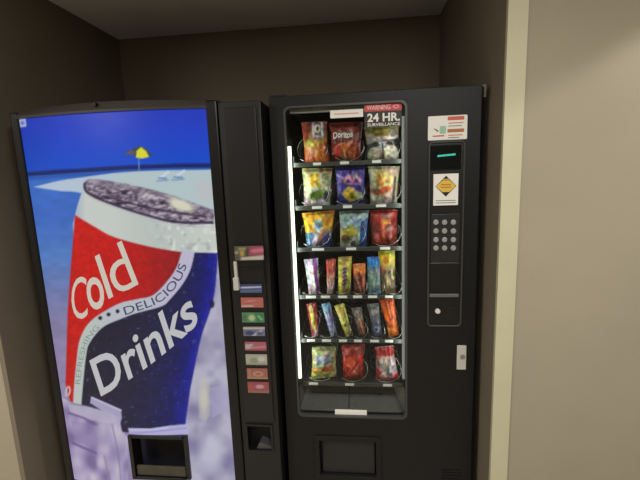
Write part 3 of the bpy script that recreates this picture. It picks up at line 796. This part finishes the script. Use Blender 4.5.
r = px_rect(433.5, 173.8, 458.2, 205.3, -.010)
WS = S('caution_sign', boxes((r[0], r[1], -.0105, -.003, r[2], r[3])), M['white']); WS['label'] = 'white card with a yellow and black diamond'
cxx, czz = (r[0]+r[1])/2, r[2]+(r[3]-r[2])*.61; hw, hh = (r[1]-r[0])*.42, (r[3]-r[2])*.33
S('diamond', prism([(cxx, czz+hh), (cxx-hw, czz), (cxx, czz-hh), (cxx+hw, czz)], -.0112, -.0105), M['inkblack'], WS)
S('diamond_face', prism([(cxx-hw*.34, czz+hh*.56), (cxx-hw*.96, czz+.0), (cxx-hw*.34, czz-hh*.56), (cxx+hw*.34, czz-hh*.56), (cxx+hw*.96, czz), (cxx+hw*.34, czz+hh*.56)], -.0118, -.0112), M['inkyellow'], WS)
for k in range(2): patch('text_line', (cxx-hw*.5, cxx+hw*.5, czz+.004-k*.009, czz+.007-k*.009), -.0119, M['inkbrown'], WS)
patch('text_line', (cxx-hw*.3, cxx+hw*.3, czz+hh*.62, czz+hh*.7), -.0119, M['inkyellow'], WS)
for k in range(2): patch('text_line', (r[0]+.008, r[1]-.008, r[2]+.008+k*.008, r[2]+.0105+k*.008), -.0106, M['inkgrey'], WS)

# signs behind the glass
GYs = .0105
r = px_rect(364.3, 102.8, 401.8, 126.8, GYs)
SG = S('surveillance_sign', boxes((r[0], r[1], GYs-.001, GYs+.0012, r[2], r[3])), M['inkblack']); SG['label'] = 'red and black 24 hour surveillance sign'
q = sub(r, 0, 1, 0, .34)
patch('sign_header', (q[0], q[1], q[2], q[3]), GYs-.001, M['inkred'], SG)
e = sub(r, .07, .70, .07, .27); flat_text('lettering', 'WARNING', e[0], e[1], e[2], e[3], GYs-.002, mat('pale_pink_ink', (236, 196, 190), .5), SG, .01)
e = sub(r, .76, .93, .10, .26)
S('eye_symbol', ring([((e[0]+e[1])/2+(e[1]-e[0])/2*math.cos(2*math.pi*k/20), (e[2]+e[3])/2+(e[3]-e[2])/2*math.sin(2*math.pi*k/20)) for k in range(20)], [((e[0]+e[1])/2+(e[1]-e[0])/4*math.cos(2*math.pi*k/20), (e[2]+e[3])/2+(e[3]-e[2])/4*math.sin(2*math.pi*k/20)) for k in range(20)], GYs-.002, GYs-.0016), mat('pale_rose_ink', (226, 150, 146), .5), SG)
e = sub(r, .08, .95, .42, .76); flat_text('lettering', '24 HR.', e[0], e[1], e[2], e[3], GYs-.0015, M['white'], SG, .03)
e = sub(r, .08, .95, .83, .96); flat_text('lettering', 'SURVEILLANCE', e[0], e[1], e[2], e[3], GYs-.0015, M['white'], SG, .012)
r = px_rect(330.3, 109.7, 363.2, 117.6, GYs)
WL = S('window_label', boxes((r[0], r[1], GYs-.001, GYs+.001, r[2], r[3])), M['white'])
patch('text_line', sub(r, .12, .86, .42, .58), GYs-.001, mat('faint_red_ink', (214, 160, 156), .5), WL)
r = px_rect(335, 409.8, 366.8, 415.8, GYs)
WL2 = S('window_label', boxes((r[0], r[1], GYs-.001, GYs+.001, r[2], r[3])), M['white'])
r = px_rect(300, 106.5, 330, 113, GYs+.03)
S('lamp_reflector', boxes((IX0+.03, wx1-.07, .026, .040, wz1-.020, wz1-.004)), M['interiorgrey'])

# ================================================================== snacks
def bag(name, quad, paint, label, cat, group, th=.024, nx=26, nz=34, by=BY, seal=.06, zrest=None, wav=.6, seed=0):
    """a filled pillow pouch with flat crimped ends; quad = its corners measured in the photograph"""
    q = [np.array(at(c[0], c[1], by)) for c in quad]       # tl tr br bl
    if zrest is not None:
        dz = zrest-min(q[2][1], q[3][1])
        q[2] = q[2]+np.array((0, dz)); q[3] = q[3]+np.array((0, dz))
    cxm = sum(c[0] for c in q)/4; zb = min(c[1] for c in q)
    U, Vd = np.meshgrid(np.linspace(0, 1, nx), np.linspace(0, 1, nz))
    pp = Paint(U, Vd, (128, 128, 128), 1.6/nz); pp.seed = seed; paint(pp)
    ar = 1.0 if nx > 20 else .4
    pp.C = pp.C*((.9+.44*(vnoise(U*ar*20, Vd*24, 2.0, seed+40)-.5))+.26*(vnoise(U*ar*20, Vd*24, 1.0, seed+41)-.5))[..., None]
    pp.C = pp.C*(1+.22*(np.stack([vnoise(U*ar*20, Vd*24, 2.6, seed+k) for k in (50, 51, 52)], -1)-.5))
    wx = q[0][0]*(1-U)*(1-Vd)+q[1][0]*U*(1-Vd)+q[2][0]*U*Vd+q[3][0]*(1-U)*Vd
    wz = q[0][1]*(1-U)*(1-Vd)+q[1][1]*U*(1-Vd)+q[2][1]*U*Vd+q[3][1]*(1-U)*Vd
    W = abs(q[1][0]-q[0][0])
    sv = np.clip((Vd-seal)/(1-2*seal), 0, 1)
    prof = np.power(np.clip(np.sin(np.pi*sv), 0, 1), .45)*np.power(np.clip(np.sin(np.pi*np.clip(U, 0, 1)), 0, 1), .6)
    wx = wx+(cxm-wx)*.05*np.sin(np.pi*sv)
    wr = (vnoise(U*10, Vd*10, 1.8, seed+20)-.5)*.011*wav+np.sin(U*math.pi*9+seed)*.0016*np.exp(-np.minimum(Vd, 1-Vd)/.12)
    n = nx*nz; fr, bk_ = by-prof*th-wr*np.minimum(1, prof*2+.3), by+prof*th*.9+.0012
    loc = np.array((cxm, by, zb))
    vs = np.concatenate([np.stack([wx.ravel(), fr.ravel(), wz.ravel()], 1), np.stack([wx.ravel(), np.maximum(bk_, fr+.001).ravel(), wz.ravel()], 1)])-loc
    fs = []
    for j in range(nz-1):
        for i in range(nx-1):
            a = j*nx+i; fs.append((a, a+nx, a+nx+1, a+1)); fs.append((n+a, n+a+1, n+a+nx+1, n+a+nx))
    bd = [i for i in range(nx)]+[j*nx+nx-1 for j in range(1, nz)]+[(nz-1)*nx+i for i in range(nx-2, -1, -1)]+[j*nx for j in range(nz-2, 0, -1)]
    for k in range(len(bd)):
        a, b = bd[k], bd[(k+1) % len(bd)]; fs.append((a, b, n+b, n+a))
    me = bpy.data.meshes.new(name); me.from_pydata(vs.tolist(), [], fs); me.update()
    for f in me.polygons: f.use_smooth = True
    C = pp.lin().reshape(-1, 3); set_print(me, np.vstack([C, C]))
    o = link(name, me, M['foil']); o.location = loc
    o['label'] = label; o['category'] = cat; o['group'] = group
    def surf(u, v, off=.0012):
        fi, fj = u*(nx-1), v*(nz-1); i, j = min(int(fi), nx-2), min(int(fj), nz-2); a, b = fi-i, fj-j
        g = lambda A: A[j, i]*(1-a)*(1-b)+A[j, i+1]*a*(1-b)+A[j+1, i]*(1-a)*b+A[j+1, i+1]*a*b
        return (float(g(wx))-loc[0], float(g(fr))-off-loc[1], float(g(wz))-loc[2])
    o_surf[o.name] = surf
    return o
o_surf = {}
def spots(q, n, box_, cols, r, seed):
    rg = random.Random(seed)
    for _ in range(n):
        q.ell(rg.uniform(box_[0], box_[2]), rg.uniform(box_[1], box_[3]), r*rg.uniform(.6, 1.3), r*rg.uniform(.5, 1.1), rg.choice(cols), .85, rot=rg.uniform(0, 3), soft=.5)
def grade(q, *stops): q.C = ramp(q.Y, list(stops))

def A_(q):
    grade(q, (0, (150, 70, 50)), (.3, (180, 110, 60)), (.5, (196, 170, 66)), (.65, (200, 104, 44)), (1, (186, 66, 40)))
    q.poly([(0, 0), (.22, 0), (.26, .45), (.1, .5), (0, .3)], (196, 96, 74)); q.poly([(.34, .02), (.92, 0), (.95, .36), (.5, .4), (.38, .3)], (120, 84, 92))
    q.line([(.46, .06), (.46, .34)], .09, (216, 206, 204)); q.line([(.8, .06), (.82, .34)], .09, (222, 214, 210)); q.ell(.63, .17, .12, .11, (226, 218, 216)); q.ell(.63, .17, .055, .05, (110, 60, 60)); q.line([(.46, .34), (.8, .36)], .05, (206, 196, 196))
    q.poly([(.08, .42), (.4, .4), (.44, .56), (.2, .62)], (206, 190, 80), .9); q.line([(.2, .6), (.3, .95)], .16, (222, 150, 100), .8); spots(q, 12, (.4, .5, .95, .95), [(222, 112, 44), (196, 70, 36), (230, 140, 60)], .13, 3)
    q.line([(.45, .55), (.5, .95)], .06, (206, 186, 120), .7); q.line([(.1, .96), (.95, .95)], .06, (206, 150, 140), .7)
def B_(q):
    grade(q, (0, (150, 52, 52)), (.14, (168, 66, 60)), (.22, (104, 26, 24)), (.5, (124, 36, 28)), (1, (74, 22, 18)))
    q.poly([(0, .1), (.3, .16), (.6, .04), (.9, .0), (.7, .2), (.2, .26)], (176, 76, 70), .7); q.poly([(.7, .0), (1, 0), (1, .6), (.86, .3)], (96, 30, 26), .9)
    q.poly([(.05, .62), (.4, .46), (.36, .8), (.15, .86)], (196, 60, 40)); q.poly([(.3, .5), (.72, .44), (.62, .62), (.42, .78)], (206, 104, 56)); q.poly([(.55, .62), (.86, .58), (.8, .86), (.6, .9)], (186, 96, 50)); q.line([(.36, .52), (.5, .85)], .07, (226, 158, 92)); q.poly([(.2, .86), (.6, .8), (.75, .97), (.25, .98)], (120, 66, 36), .8)
def C_(q):
    grade(q, (0, (190, 188, 150)), (.12, (180, 172, 110)), (.3, (206, 204, 190)), (.5, (150, 148, 136)), (1, (130, 126, 108)))
    q.poly([(.2, .06), (.75, .04), (.7, .3), (.3, .3)], (166, 150, 56), .95); q.line([(.32, .17), (.66, .15)], .08, (212, 196, 120), .7); q.ell(.82, .2, .12, .12, (116, 112, 92), .9)
    q.poly([(0, .5), (.35, .42), (1, .36), (1, .72), (.9, .6), (.6, .5), (.3, .56), (0, .75)], (40, 40, 42)); q.poly([(.38, .44), (.66, .42), (.56, .54), (.5, .75), (.44, .56)], (206, 206, 202)); q.ell(.22, .76, .2, .18, (196, 190, 172)); q.ell(.78, .74, .22, .2, (204, 198, 180)); q.line([(.5, .5), (.52, 1)], .06, (52, 52, 54)); spots(q, 8, (.08, .62, .92, .92), [(226, 222, 206), (160, 152, 128)], .07, 5)
def D_(q):
    grade(q, (0, (168, 168, 104)), (.15, (206, 204, 160)), (.5, (204, 206, 168)), (.75, (186, 188, 180)), (1, (206, 200, 206)))
    q.poly([(.6, .02), (1, .02), (.95, .3), (.7, .28)], (150, 134, 80), .8); q.poly([(.22, .16), (.6, .12), (.62, .44), (.26, .48)], (230, 196, 70)); q.line([(.34, .2), (.34, .42)], .07, (214, 146, 48)); q.line([(.5, .18), (.5, .4)], .07, (222, 156, 56)); q.poly([(.25, .62), (.8, .5), (.85, .66), (.5, .82), (.25, .78)], (108, 138, 46)); q.ell(.42, .7, .13, .1, (72, 92, 36), .8); q.ell(.85, .7, .1, .14, (64, 66, 80), .85); q.ell(.66, .88, .16, .1, (222, 220, 228)); q.ell(.2, .92, .2, .08, (196, 176, 196))
def E_(q):
    grade(q, (0, (58, 50, 150)), (.4, (66, 54, 152)), (.7, (44, 38, 110)), (1, (40, 46, 96)))
    q.line([(.05, .2), (.3, .3), (.5, .25)], .07, (160, 150, 214)); q.line([(.3, .36), (.44, .22), (.56, .4), (.7, .22), (.86, .36)], .09, (214, 150, 172)); q.line([(.3, .42), (.88, .44)], .05, (186, 120, 170), .9); q.poly([(.15, .66), (.45, .48), (.72, .62), (.9, .8), (.45, .9)], (170, 158, 90)); q.ell(.5, .68, .17, .16, (214, 178, 52)); q.ell(.55, .72, .08, .08, (130, 106, 40)); q.poly([(.66, .6), (.9, .66), (.96, .86), (.74, .84)], (176, 182, 140), .9); q.ell(.12, .5, .06, .2, (112, 92, 196), .8); q.line([(0, .95), (1, .95)], .06, (96, 110, 150), .8)
def F_(q):
    grade(q, (0, (204, 196, 160)), (.3, (206, 200, 160)), (.6, (190, 150, 126)), (.8, (186, 170, 160)), (1, (150, 136, 126)))
    q.poly([(.22, .16), (.5, .12), (.5, .48), (.26, .5)], (206, 158, 48)); q.line([(.34, .24), (.44, .44)], .09, (170, 112, 36)); q.poly([(.5, .14), (.82, .16), (.74, .5), (.52, .5)], (226, 186, 110)); q.ell(.9, .12, .1, .06, (232, 206, 186)); q.poly([(.1, .72), (.45, .52), (.84, .5), (.7, .62), (.35, .72)], (200, 92, 44)); q.ell(.2, .62, .16, .07, (120, 74, 60), .8); spots(q, 10, (.12, .76, .85, .96), [(216, 204, 200), (186, 136, 130), (226, 220, 216)], .09, 8); q.line([(.88, .3), (.84, .9)], .1, (60, 48, 44), .8)
def G_(q):
    grade(q, (0, (232, 170, 40)), (.3, (240, 186, 40)), (.5, (222, 166, 56)), (.62, (130, 140, 160)), (1, (60, 90, 160)))
    q.poly([(.62, 0), (1, 0), (.95, .3), (.8, .4)], (222, 140, 44), .8); q.ell(.5, .36, .16, .16, (140, 160, 172)); q.ell(.5, .36, .08, .08, (110, 132, 160)); q.poly([(.0, .56), (.3, .54), (.3, 1), (.06, 1)], (56, 112, 160)); q.line([(.25, .98), (.5, .58)], .16, (214, 206, 210)); q.poly([(.5, .6), (.75, .44), (.7, .7), (.5, .95)], (206, 150, 126)); q.poly([(.62, .75), (.95, .55), (1, 1), (.5, 1)], (50, 54, 124)); q.ell(.62, .85, .1, .08, (90, 64, 70), .9); q.line([(.1, .62), (.14, .98)], .06, (160, 190, 206), .8)
def H_(q):
    grade(q, (0, (136, 158, 156)), (.2, (150, 176, 184)), (.4, (150, 182, 190)), (.6, (160, 168, 110)), (.8, (150, 150, 130)), (1, (120, 150, 160)))
    q.line([(.3, .1), (.8, .2)], .08, (180, 202, 206), .8); q.line([(.35, .4), (.75, .26)], .08, (120, 168, 190), .8); q.poly([(.08, .5), (.4, .36), (.66, .5), (.6, .66), (.1, .66)], (176, 164, 62)); q.ell(.2, .74, .16, .12, (116, 86, 60)); q.line([(.36, .95), (.56, .7)], .1, (216, 222, 214)); q.ell(.5, .9, .1, .1, (70, 56, 60), .9); q.poly([(.76, .3), (1, .2), (1, 1), (.72, 1)], (40, 82, 150)); q.line([(.72, .3), (.7, .95)], .05, (176, 206, 214))
def I_(q):
    grade(q, (0, (156, 46, 40)), (.3, (150, 44, 40)), (.6, (124, 44, 36)), (1, (96, 40, 34)))
    q.ell(.8, .12, .16, .1, (176, 66, 56), .9, soft=.5); q.ell(.55, .38, .2, .16, (186, 96, 50)); q.ell(.55, .36, .1, .08, (206, 140, 66)); spots(q, 16, (.1, .4, .9, .95), [(166, 70, 48), (120, 50, 40), (196, 106, 64), (156, 80, 80)], .1, 9); q.ell(.2, .72, .1, .12, (196, 106, 110), .8)
def J_(q):
    grade(q, (0, (170, 176, 190)), (.1, (206, 196, 212)), (1, (206, 200, 206)))
    q.line([(.75, .0), (.8, .5), (.9, 1)], .26, (146, 70, 156)); q.line([(.48, .05), (.6, .9)], .1, (230, 220, 234)); q.line([(.1, .02), (.3, 1)], .14, (172, 156, 180)); q.line([(.2, .95), (.9, .95)], .08, (150, 140, 150))
def K_(q):
    grade(q, (0, (170, 44, 44)), (.3, (196, 66, 50)), (.42, (206, 130, 110)), (.6, (206, 166, 160)), (.85, (222, 176, 186)), (1, (196, 166, 150)))
    q.line([(.7, .1), (.7, .9)], .16, (226, 150, 130), .6); q.ell(.3, .6, .16, .1, (150, 106, 90), .8); q.ell(.4, .14, .2, .08, (226, 96, 70), .8)
def L_(q):
    grade(q, (0, (170, 160, 60)), (.12, (206, 190, 70)), (.2, (222, 196, 70)), (.6, (214, 196, 80)), (1, (190, 190, 66)))
    q.line([(.3, .08), (.7, .1)], .08, (130, 126, 50), .8); q.line([(.5, .28), (.5, .8)], .34, (186, 164, 110), .9)
    for k in range(5): q.line([(.36, .32+.1*k), (.64, .3+.1*k)], .05, (70, 52, 120))
    q.line([(.5, .3), (.5, .76)], .08, (86, 66, 126)); q.line([(.12, .2), (.16, .95)], .1, (240, 226, 140), .7); q.ell(.7, .9, .2, .06, (110, 120, 50), .8)
def M_(q):
    grade(q, (0, (226, 120, 50)), (.25, (236, 126, 56)), (.36, (176, 96, 66)), (.5, (104, 58, 46)), (1, (120, 74, 62)))
    q.line([(.25, .42), (.6, .9)], .14, (206, 146, 126), .85); q.line([(.8, .38), (.86, .9)], .16, (222, 120, 70), .8); q.line([(.5, .3), (.66, .6)], .1, (60, 36, 36), .8); q.ell(.3, .16, .16, .06, (246, 176, 110), .8)
def N_(q):
    grade(q, (0, (28, 112, 190)), (.18, (30, 128, 214)), (.24, (70, 130, 176)), (.3, (116, 142, 150)), (.7, (124, 150, 152)), (1, (96, 136, 166)))
    q.ell(.5, .5, .3, .12, (150, 164, 160), .8); spots(q, 10, (.15, .4, .85, .9), [(166, 172, 160), (96, 110, 110), (140, 160, 150)], .12, 12); q.line([(.5, .94), (.8, .94)], .06, (110, 170, 220))
def O_(q):
    grade(q, (0, (206, 186, 50)), (.2, (222, 196, 40)), (.32, (190, 150, 60)), (.45, (150, 126, 84)), (.7, (110, 96, 64)), (1, (110, 90, 66)))
    q.ell(.4, .22, .2, .08, (170, 106, 40), .9); q.ell(.2, .42, .2, .08, (214, 130, 90), .9); q.line([(.85, .1), (.82, .6)], .12, (196, 186, 90), .8); spots(q, 14, (.1, .45, .9, .95), [(186, 160, 96), (70, 56, 48), (206, 190, 150), (66, 70, 50)], .12, 14)
def Pp(q):
    grade(q, (0, (120, 30, 36)), (.2, (166, 40, 46)), (.35, (176, 70, 60)), (.7, (186, 60, 66)), (1, (226, 120, 140)))
    q.line([(.42, .25), (.55, .75)], .4, (206, 196, 80)); q.line([(.6, .3), (.66, .6)], .14, (130, 150, 70), .9); q.ell(.6, .86, .3, .1, (236, 160, 180)); q.line([(.16, .2), (.2, .9)], .12, (150, 30, 40))
def Q_(q):
    grade(q, (0, (90, 150, 180)), (.12, (116, 160, 196)), (.5, (124, 130, 180)), (.8, (150, 150, 190)), (1, (110, 130, 176)))
    q.line([(.2, .02), (.2, 1)], .2, (160, 190, 216), .9); q.line([(.75, .2), (.75, 1)], .2, (90, 80, 140), .8); q.line([(.5, .3), (.5, .75)], .12, (186, 170, 206), .8)
def R_(q):
    grade(q, (0, (206, 190, 90)), (.3, (226, 210, 110)), (.6, (206, 190, 96)), (1, (190, 170, 80)))
    q.line([(.2, .2), (.3, .8)], .16, (240, 230, 160), .8); q.line([(.75, .2), (.8, .7)], .16, (150, 130, 60), .8); q.ell(.5, .62, .2, .06, (130, 110, 56), .8)
def S_(q):
    grade(q, (0, (96, 92, 88)), (.3, (110, 100, 92)), (.6, (86, 70, 62)), (1, (76, 66, 66)))
    q.ell(.4, .2, .24, .1, (150, 146, 140), .9); q.line([(.6, .4), (.75, .85)], .2, (206, 130, 80), .9); q.line([(.3, .5), (.46, .9)], .14, (150, 140, 140), .8); q.ell(.5, .4, .12, .06, (196, 170, 150), .8)
def T_(q):
    grade(q, (0, (110, 110, 112)), (.3, (96, 96, 112)), (.6, (82, 84, 116)), (1, (96, 100, 120)))
    q.ell(.5, .24, .3, .1, (160, 156, 150), .8); q.ell(.5, .76, .28, .1, (150, 156, 176), .9); q.ell(.5, .76, .14, .05, (70, 72, 106)); q.line([(.3, .42), (.7, .52)], .1, (130, 120, 130), .8)
def U_(q):
    grade(q, (0, (196, 66, 26)), (.12, (214, 96, 30)), (.5, (206, 96, 36)), (.75, (214, 110, 34)), (1, (196, 90, 40)))
    q.line([(.36, .14), (.4, .52), (.66, .5), (.62, .12), (.36, .14)], .09, (166, 44, 20), .9); q.line([(.5, .2), (.52, .46)], .1, (230, 130, 60)); q.ell(.4, .7, .2, .06, (150, 60, 24), .9); q.ell(.6, .86, .22, .08, (226, 146, 60), .8)
def V_(q):
    grade(q, (0, (130, 136, 84)), (.1, (160, 164, 110)), (.2, (176, 176, 130)), (.6, (170, 160, 90)), (.8, (196, 196, 96)), (1, (190, 196, 110)))
    q.poly([(.12, .22), (.88, .2), (.86, .56), (.14, .58)], (150, 160, 156)); q.ell(.45, .38, .26, .12, (176, 192, 206)); q.line([(.2, .5), (.8, .46)], .06, (96, 100, 96), .8); q.poly([(.1, .6), (.9, .56), (.92, .76), (.08, .78)], (186, 112, 54)); q.ell(.6, .68, .12, .08, (150, 66, 30)); q.ell(.25, .7, .14, .07, (222, 176, 90)); spots(q, 8, (.1, .8, .9, .95), [(206, 206, 110), (150, 160, 70), (216, 200, 120)], .1, 19); q.line([(.3, .09), (.8, .08)], .05, (110, 116, 70), .8)
def W_(q):
    grade(q, (0, (160, 36, 34)), (.2, (150, 36, 34)), (.3, (206, 46, 34)), (.7, (206, 50, 40)), (1, (150, 40, 36)))
    q.line([(.1, .12), (.8, .1)], .08, (196, 76, 60), .8); q.ell(.45, .42, .3, .1, (236, 84, 50)); q.poly([(.2, .8), (.45, .5), (.8, .44), (.7, .8), (.4, .92)], (226, 96, 76)); q.line([(.25, .5), (.7, .85)], .08, (236, 150, 120), .8); q.line([(.7, .5), (.3, .8)], .08, (196, 30, 26)); q.line([(.95, .1), (.97, .9)], .08, (90, 24, 24))
def X_(q):
    grade(q, (0, (190, 150, 140)), (.06, (170, 40, 44)), (.22, (166, 40, 44)), (.28, (196, 160, 156)), (.7, (200, 180, 176)), (1, (196, 90, 90)))
    q.ell(.3, .44, .16, .12, (216, 204, 196)); q.line([(.62, .5), (.56, .74), (.7, .8)], .1, (96, 104, 124)); q.line([(.7, .36), (.78, .6)], .1, (150, 146, 156)); q.poly([(.3, .66), (.1, 1), (0, 1), (0, .6)], (206, 66, 66)); q.poly([(.7, .9), (.96, .76), (1, 1), (.6, 1)], (196, 50, 52)); q.ell(.34, .84, .16, .1, (222, 190, 180)); q.line([(.1, .26), (.2, .64)], .1, (206, 130, 126), .8)

chips = 'bags of snacks hanging on the coils of the snack machine'
bars = 'candy and snack bars on the two middle shelves of the snack machine'
items = [
 (0, [(301, 122), (327, 121), (329, 161), (305, 162)], A_, 'snack_bag', 'orange and red snack bag with a white lettered patch, left on the top shelf', chips, 1),
 (0, [(329, 123), (363, 121.5), (361, 160), (331, 161)], B_, 'snack_bag', 'dark red chip bag with white brush lettering, middle of the top shelf', chips, 2),
 (0, [(364, 127), (399, 125), (399, 158), (367, 160)], C_, 'snack_bag', 'white and black snack bag with an olive yellow patch, right under the surveillance sign', chips, 3),
 (1, [(302, 168), (332.5, 168), (330, 205), (304, 206)], D_, 'snack_bag', 'pale white and green snack bag with a yellow patch, left on the second shelf', chips, 4),
 (1, [(335, 167), (365, 166), (365, 203), (337, 205)], E_, 'snack_bag', 'purple blue snack bag with a yellow diamond, middle of the second shelf', chips, 5),
 (1, [(368, 166), (400, 166), (397, 202), (370, 203)], F_, 'snack_bag', 'cream snack bag with an orange red swoosh, right on the second shelf', chips, 6),
 (2, [(302, 213), (335, 210), (331, 247), (307, 249)], G_, 'snack_bag', 'bright yellow snack bag with a blue lower half, left on the third shelf', chips, 7),
 (2, [(339, 211), (369, 210), (366.5, 246), (340, 247)], H_, 'snack_bag', 'pale blue snack bag with a dark blue right edge, middle of the third shelf', chips, 8),
 (2, [(369.5, 210), (397.5, 209), (398, 243), (371, 245)], I_, 'snack_bag', 'dull red snack bag with brown spots, right on the third shelf', chips, 9),
 (3, [(304, 259.5), (318, 258), (320, 294), (309, 295)], J_, 'candy_bar', 'white bar wrapper with a purple stripe, leftmost on the fourth shelf', bars, 10),
 (3, [(326, 259.5), (336, 258.5), (334, 293), (327, 294)], K_, 'candy_bar', 'narrow bar with a red top and pinkish lower part, beside the tall yellow wrapper', bars, 11),
 (3, [(338, 257), (352, 256), (351, 296), (338, 297)], L_, 'candy_bar', 'wide yellow bar wrapper with purple writing down it, fourth shelf', bars, 12),
 (3, [(352.5, 264), (365.5, 263), (366, 293), (354, 294)], M_, 'candy_bar', 'short bar with an orange top and brown body, between yellow and blue wrappers', bars, 13),
 (3, [(367, 257), (380, 256.5), (381, 293), (367, 294)], N_, 'candy_bar', 'clear grey snack pack with a bright blue top, fourth shelf', bars, 14),
 (3, [(378, 251), (395, 249), (396, 292), (382, 293)], O_, 'candy_bar', 'tall pack with a yellow top and speckled brown body, rightmost on the fourth shelf', bars, 15),
 (4, [(306, 304), (316, 302), (319.5, 336), (312, 337)], Pp, 'candy_bar', 'red bar with a yellow green streak and pink foot, leftmost on the fifth shelf', bars, 16),
 (4, [(321, 304), (330, 302), (337.5, 336), (331, 338)], Q_, 'candy_bar', 'slanting steel blue bar wrapper on the fifth shelf', bars, 17),
 (4, [(334, 306), (344, 303), (353, 336), (346, 338)], R_, 'candy_bar', 'slanting plain yellow bar wrapper on the fifth shelf, beside the steel blue one', bars, 18),
 (4, [(351, 308), (361.5, 307), (366.5, 335), (359, 337)], S_, 'candy_bar', 'grey brown bar with an orange streak, fifth shelf', bars, 19),
 (4, [(367, 304), (378.5, 303), (382.5, 334), (373, 336)], T_, 'candy_bar', 'slate grey bar wrapper with silver rings, next to the orange wrapper', bars, 20),
 (4, [(379.5, 300), (394, 297.5), (399, 335), (389, 338)], U_, 'candy_bar', 'big orange bar wrapper with a red outline, rightmost on the fifth shelf', bars, 21),
 (5, [(312, 347), (336, 346), (337, 378), (311, 381)], V_, 'snack_bag', 'olive green snack bag with an orange brown band, left on the bottom shelf', chips, 22),
 (5, [(341.5, 345), (365, 343), (364, 377), (343, 379)], W_, 'snack_bag', 'bright red snack bag, middle of the bottom shelf', chips, 23),
 (5, [(375, 347), (393, 345), (399.5, 382), (375.5, 383)], X_, 'snack_bag', 'white snack bag with a red top strip and red corners, right on the bottom shelf', chips, 24),
]
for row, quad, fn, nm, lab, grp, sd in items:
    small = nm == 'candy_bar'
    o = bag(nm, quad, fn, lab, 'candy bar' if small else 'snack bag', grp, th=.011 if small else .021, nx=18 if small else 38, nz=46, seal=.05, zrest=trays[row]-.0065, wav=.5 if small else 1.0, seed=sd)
    if sd == 2:
        sf = o_surf[o.name]
        L = text_mesh('lettering', 'Doritos', lambda u, v: sf(.10+.62*u, .40-.06*u-.15*v-.02*math.sin(u*6), .0018), mat('white_bag_ink', (224, 216, 208), .5), o, bold=.03)

# ================================================================== lights
def area(name, loc, sx, sy, power, col, rot=(0, 0, 0), spread=180):
    l = bpy.data.lights.new(name, 'AREA'); l.shape = 'RECTANGLE'; l.size = sx; l.size_y = sy; l.energy = power; l.color = col; l.spread = math.radians(spread)
    o = bpy.data.objects.new(name, l); COL.objects.link(o); o.location = loc; o.rotation_euler = rot
    return o
area('hall_light', (.95, -1.65, CEIL-.01), .6, .6, 40, (1.0, .97, .925))
area('hall_light', (-1.5, -1.7, CEIL-.01), .6, .6, 52, (1.0, .96, .90))
sl = bpy.data.lights.new('downlight', 'SPOT'); sl.energy = 54; sl.color = (1.0, .965, .89); sl.spot_size = math.radians(124); sl.spot_blend = .12; sl.shadow_soft_size = .05
so = bpy.data.objects.new('downlight', sl); COL.objects.link(so); so.location = (2.05, -.48, CEIL-.015)
sl2 = sl.copy(); sl2.energy = 34; sl2.color = (1.0, .92, .78); sl2.spot_size = math.radians(104)
so2 = bpy.data.objects.new('downlight', sl2); COL.objects.link(so2); so2.location = (-1.45, -.52, CEIL-.015)
# the snack machine's own fluorescent tube, thrown into the cabinet
l = area('display_light', (xt+.012, .040, (tb0[1]+tb1[1])/2), .02, tb1[1]-tb0[1], .9, (.95, 1.0, .9))
l.rotation_euler = Vector((.85, .45, 0)).to_track_quat('-Z', 'Y').to_euler()

l = area('display_light', (wx1-.018, .036, (dz0+dz1)/2), .014, dz1-dz0, .55, (.95, 1.0, .92))  # lamp added on the right to even out the light on the packets
l.rotation_euler = Vector((-.85, .5, 0)).to_track_quat('-Z', 'Y').to_euler()

w = bpy.data.worlds.new('world'); SC.world = w; w.use_nodes = True
w.node_tree.nodes['Background'].inputs['Color'].default_value = (0.01, 0.01, 0.01, 1)
w.node_tree.nodes['Background'].inputs['Strength'].default_value = 0.2
SC.view_settings.view_transform = 'Standard'; SC.view_settings.look = 'None'
SC.view_settings.exposure = 0.0; SC.view_settings.gamma = 1.0; SC.view_settings.use_curve_mapping = False
try: SC.cycles.use_denoising = True
except Exception: pass
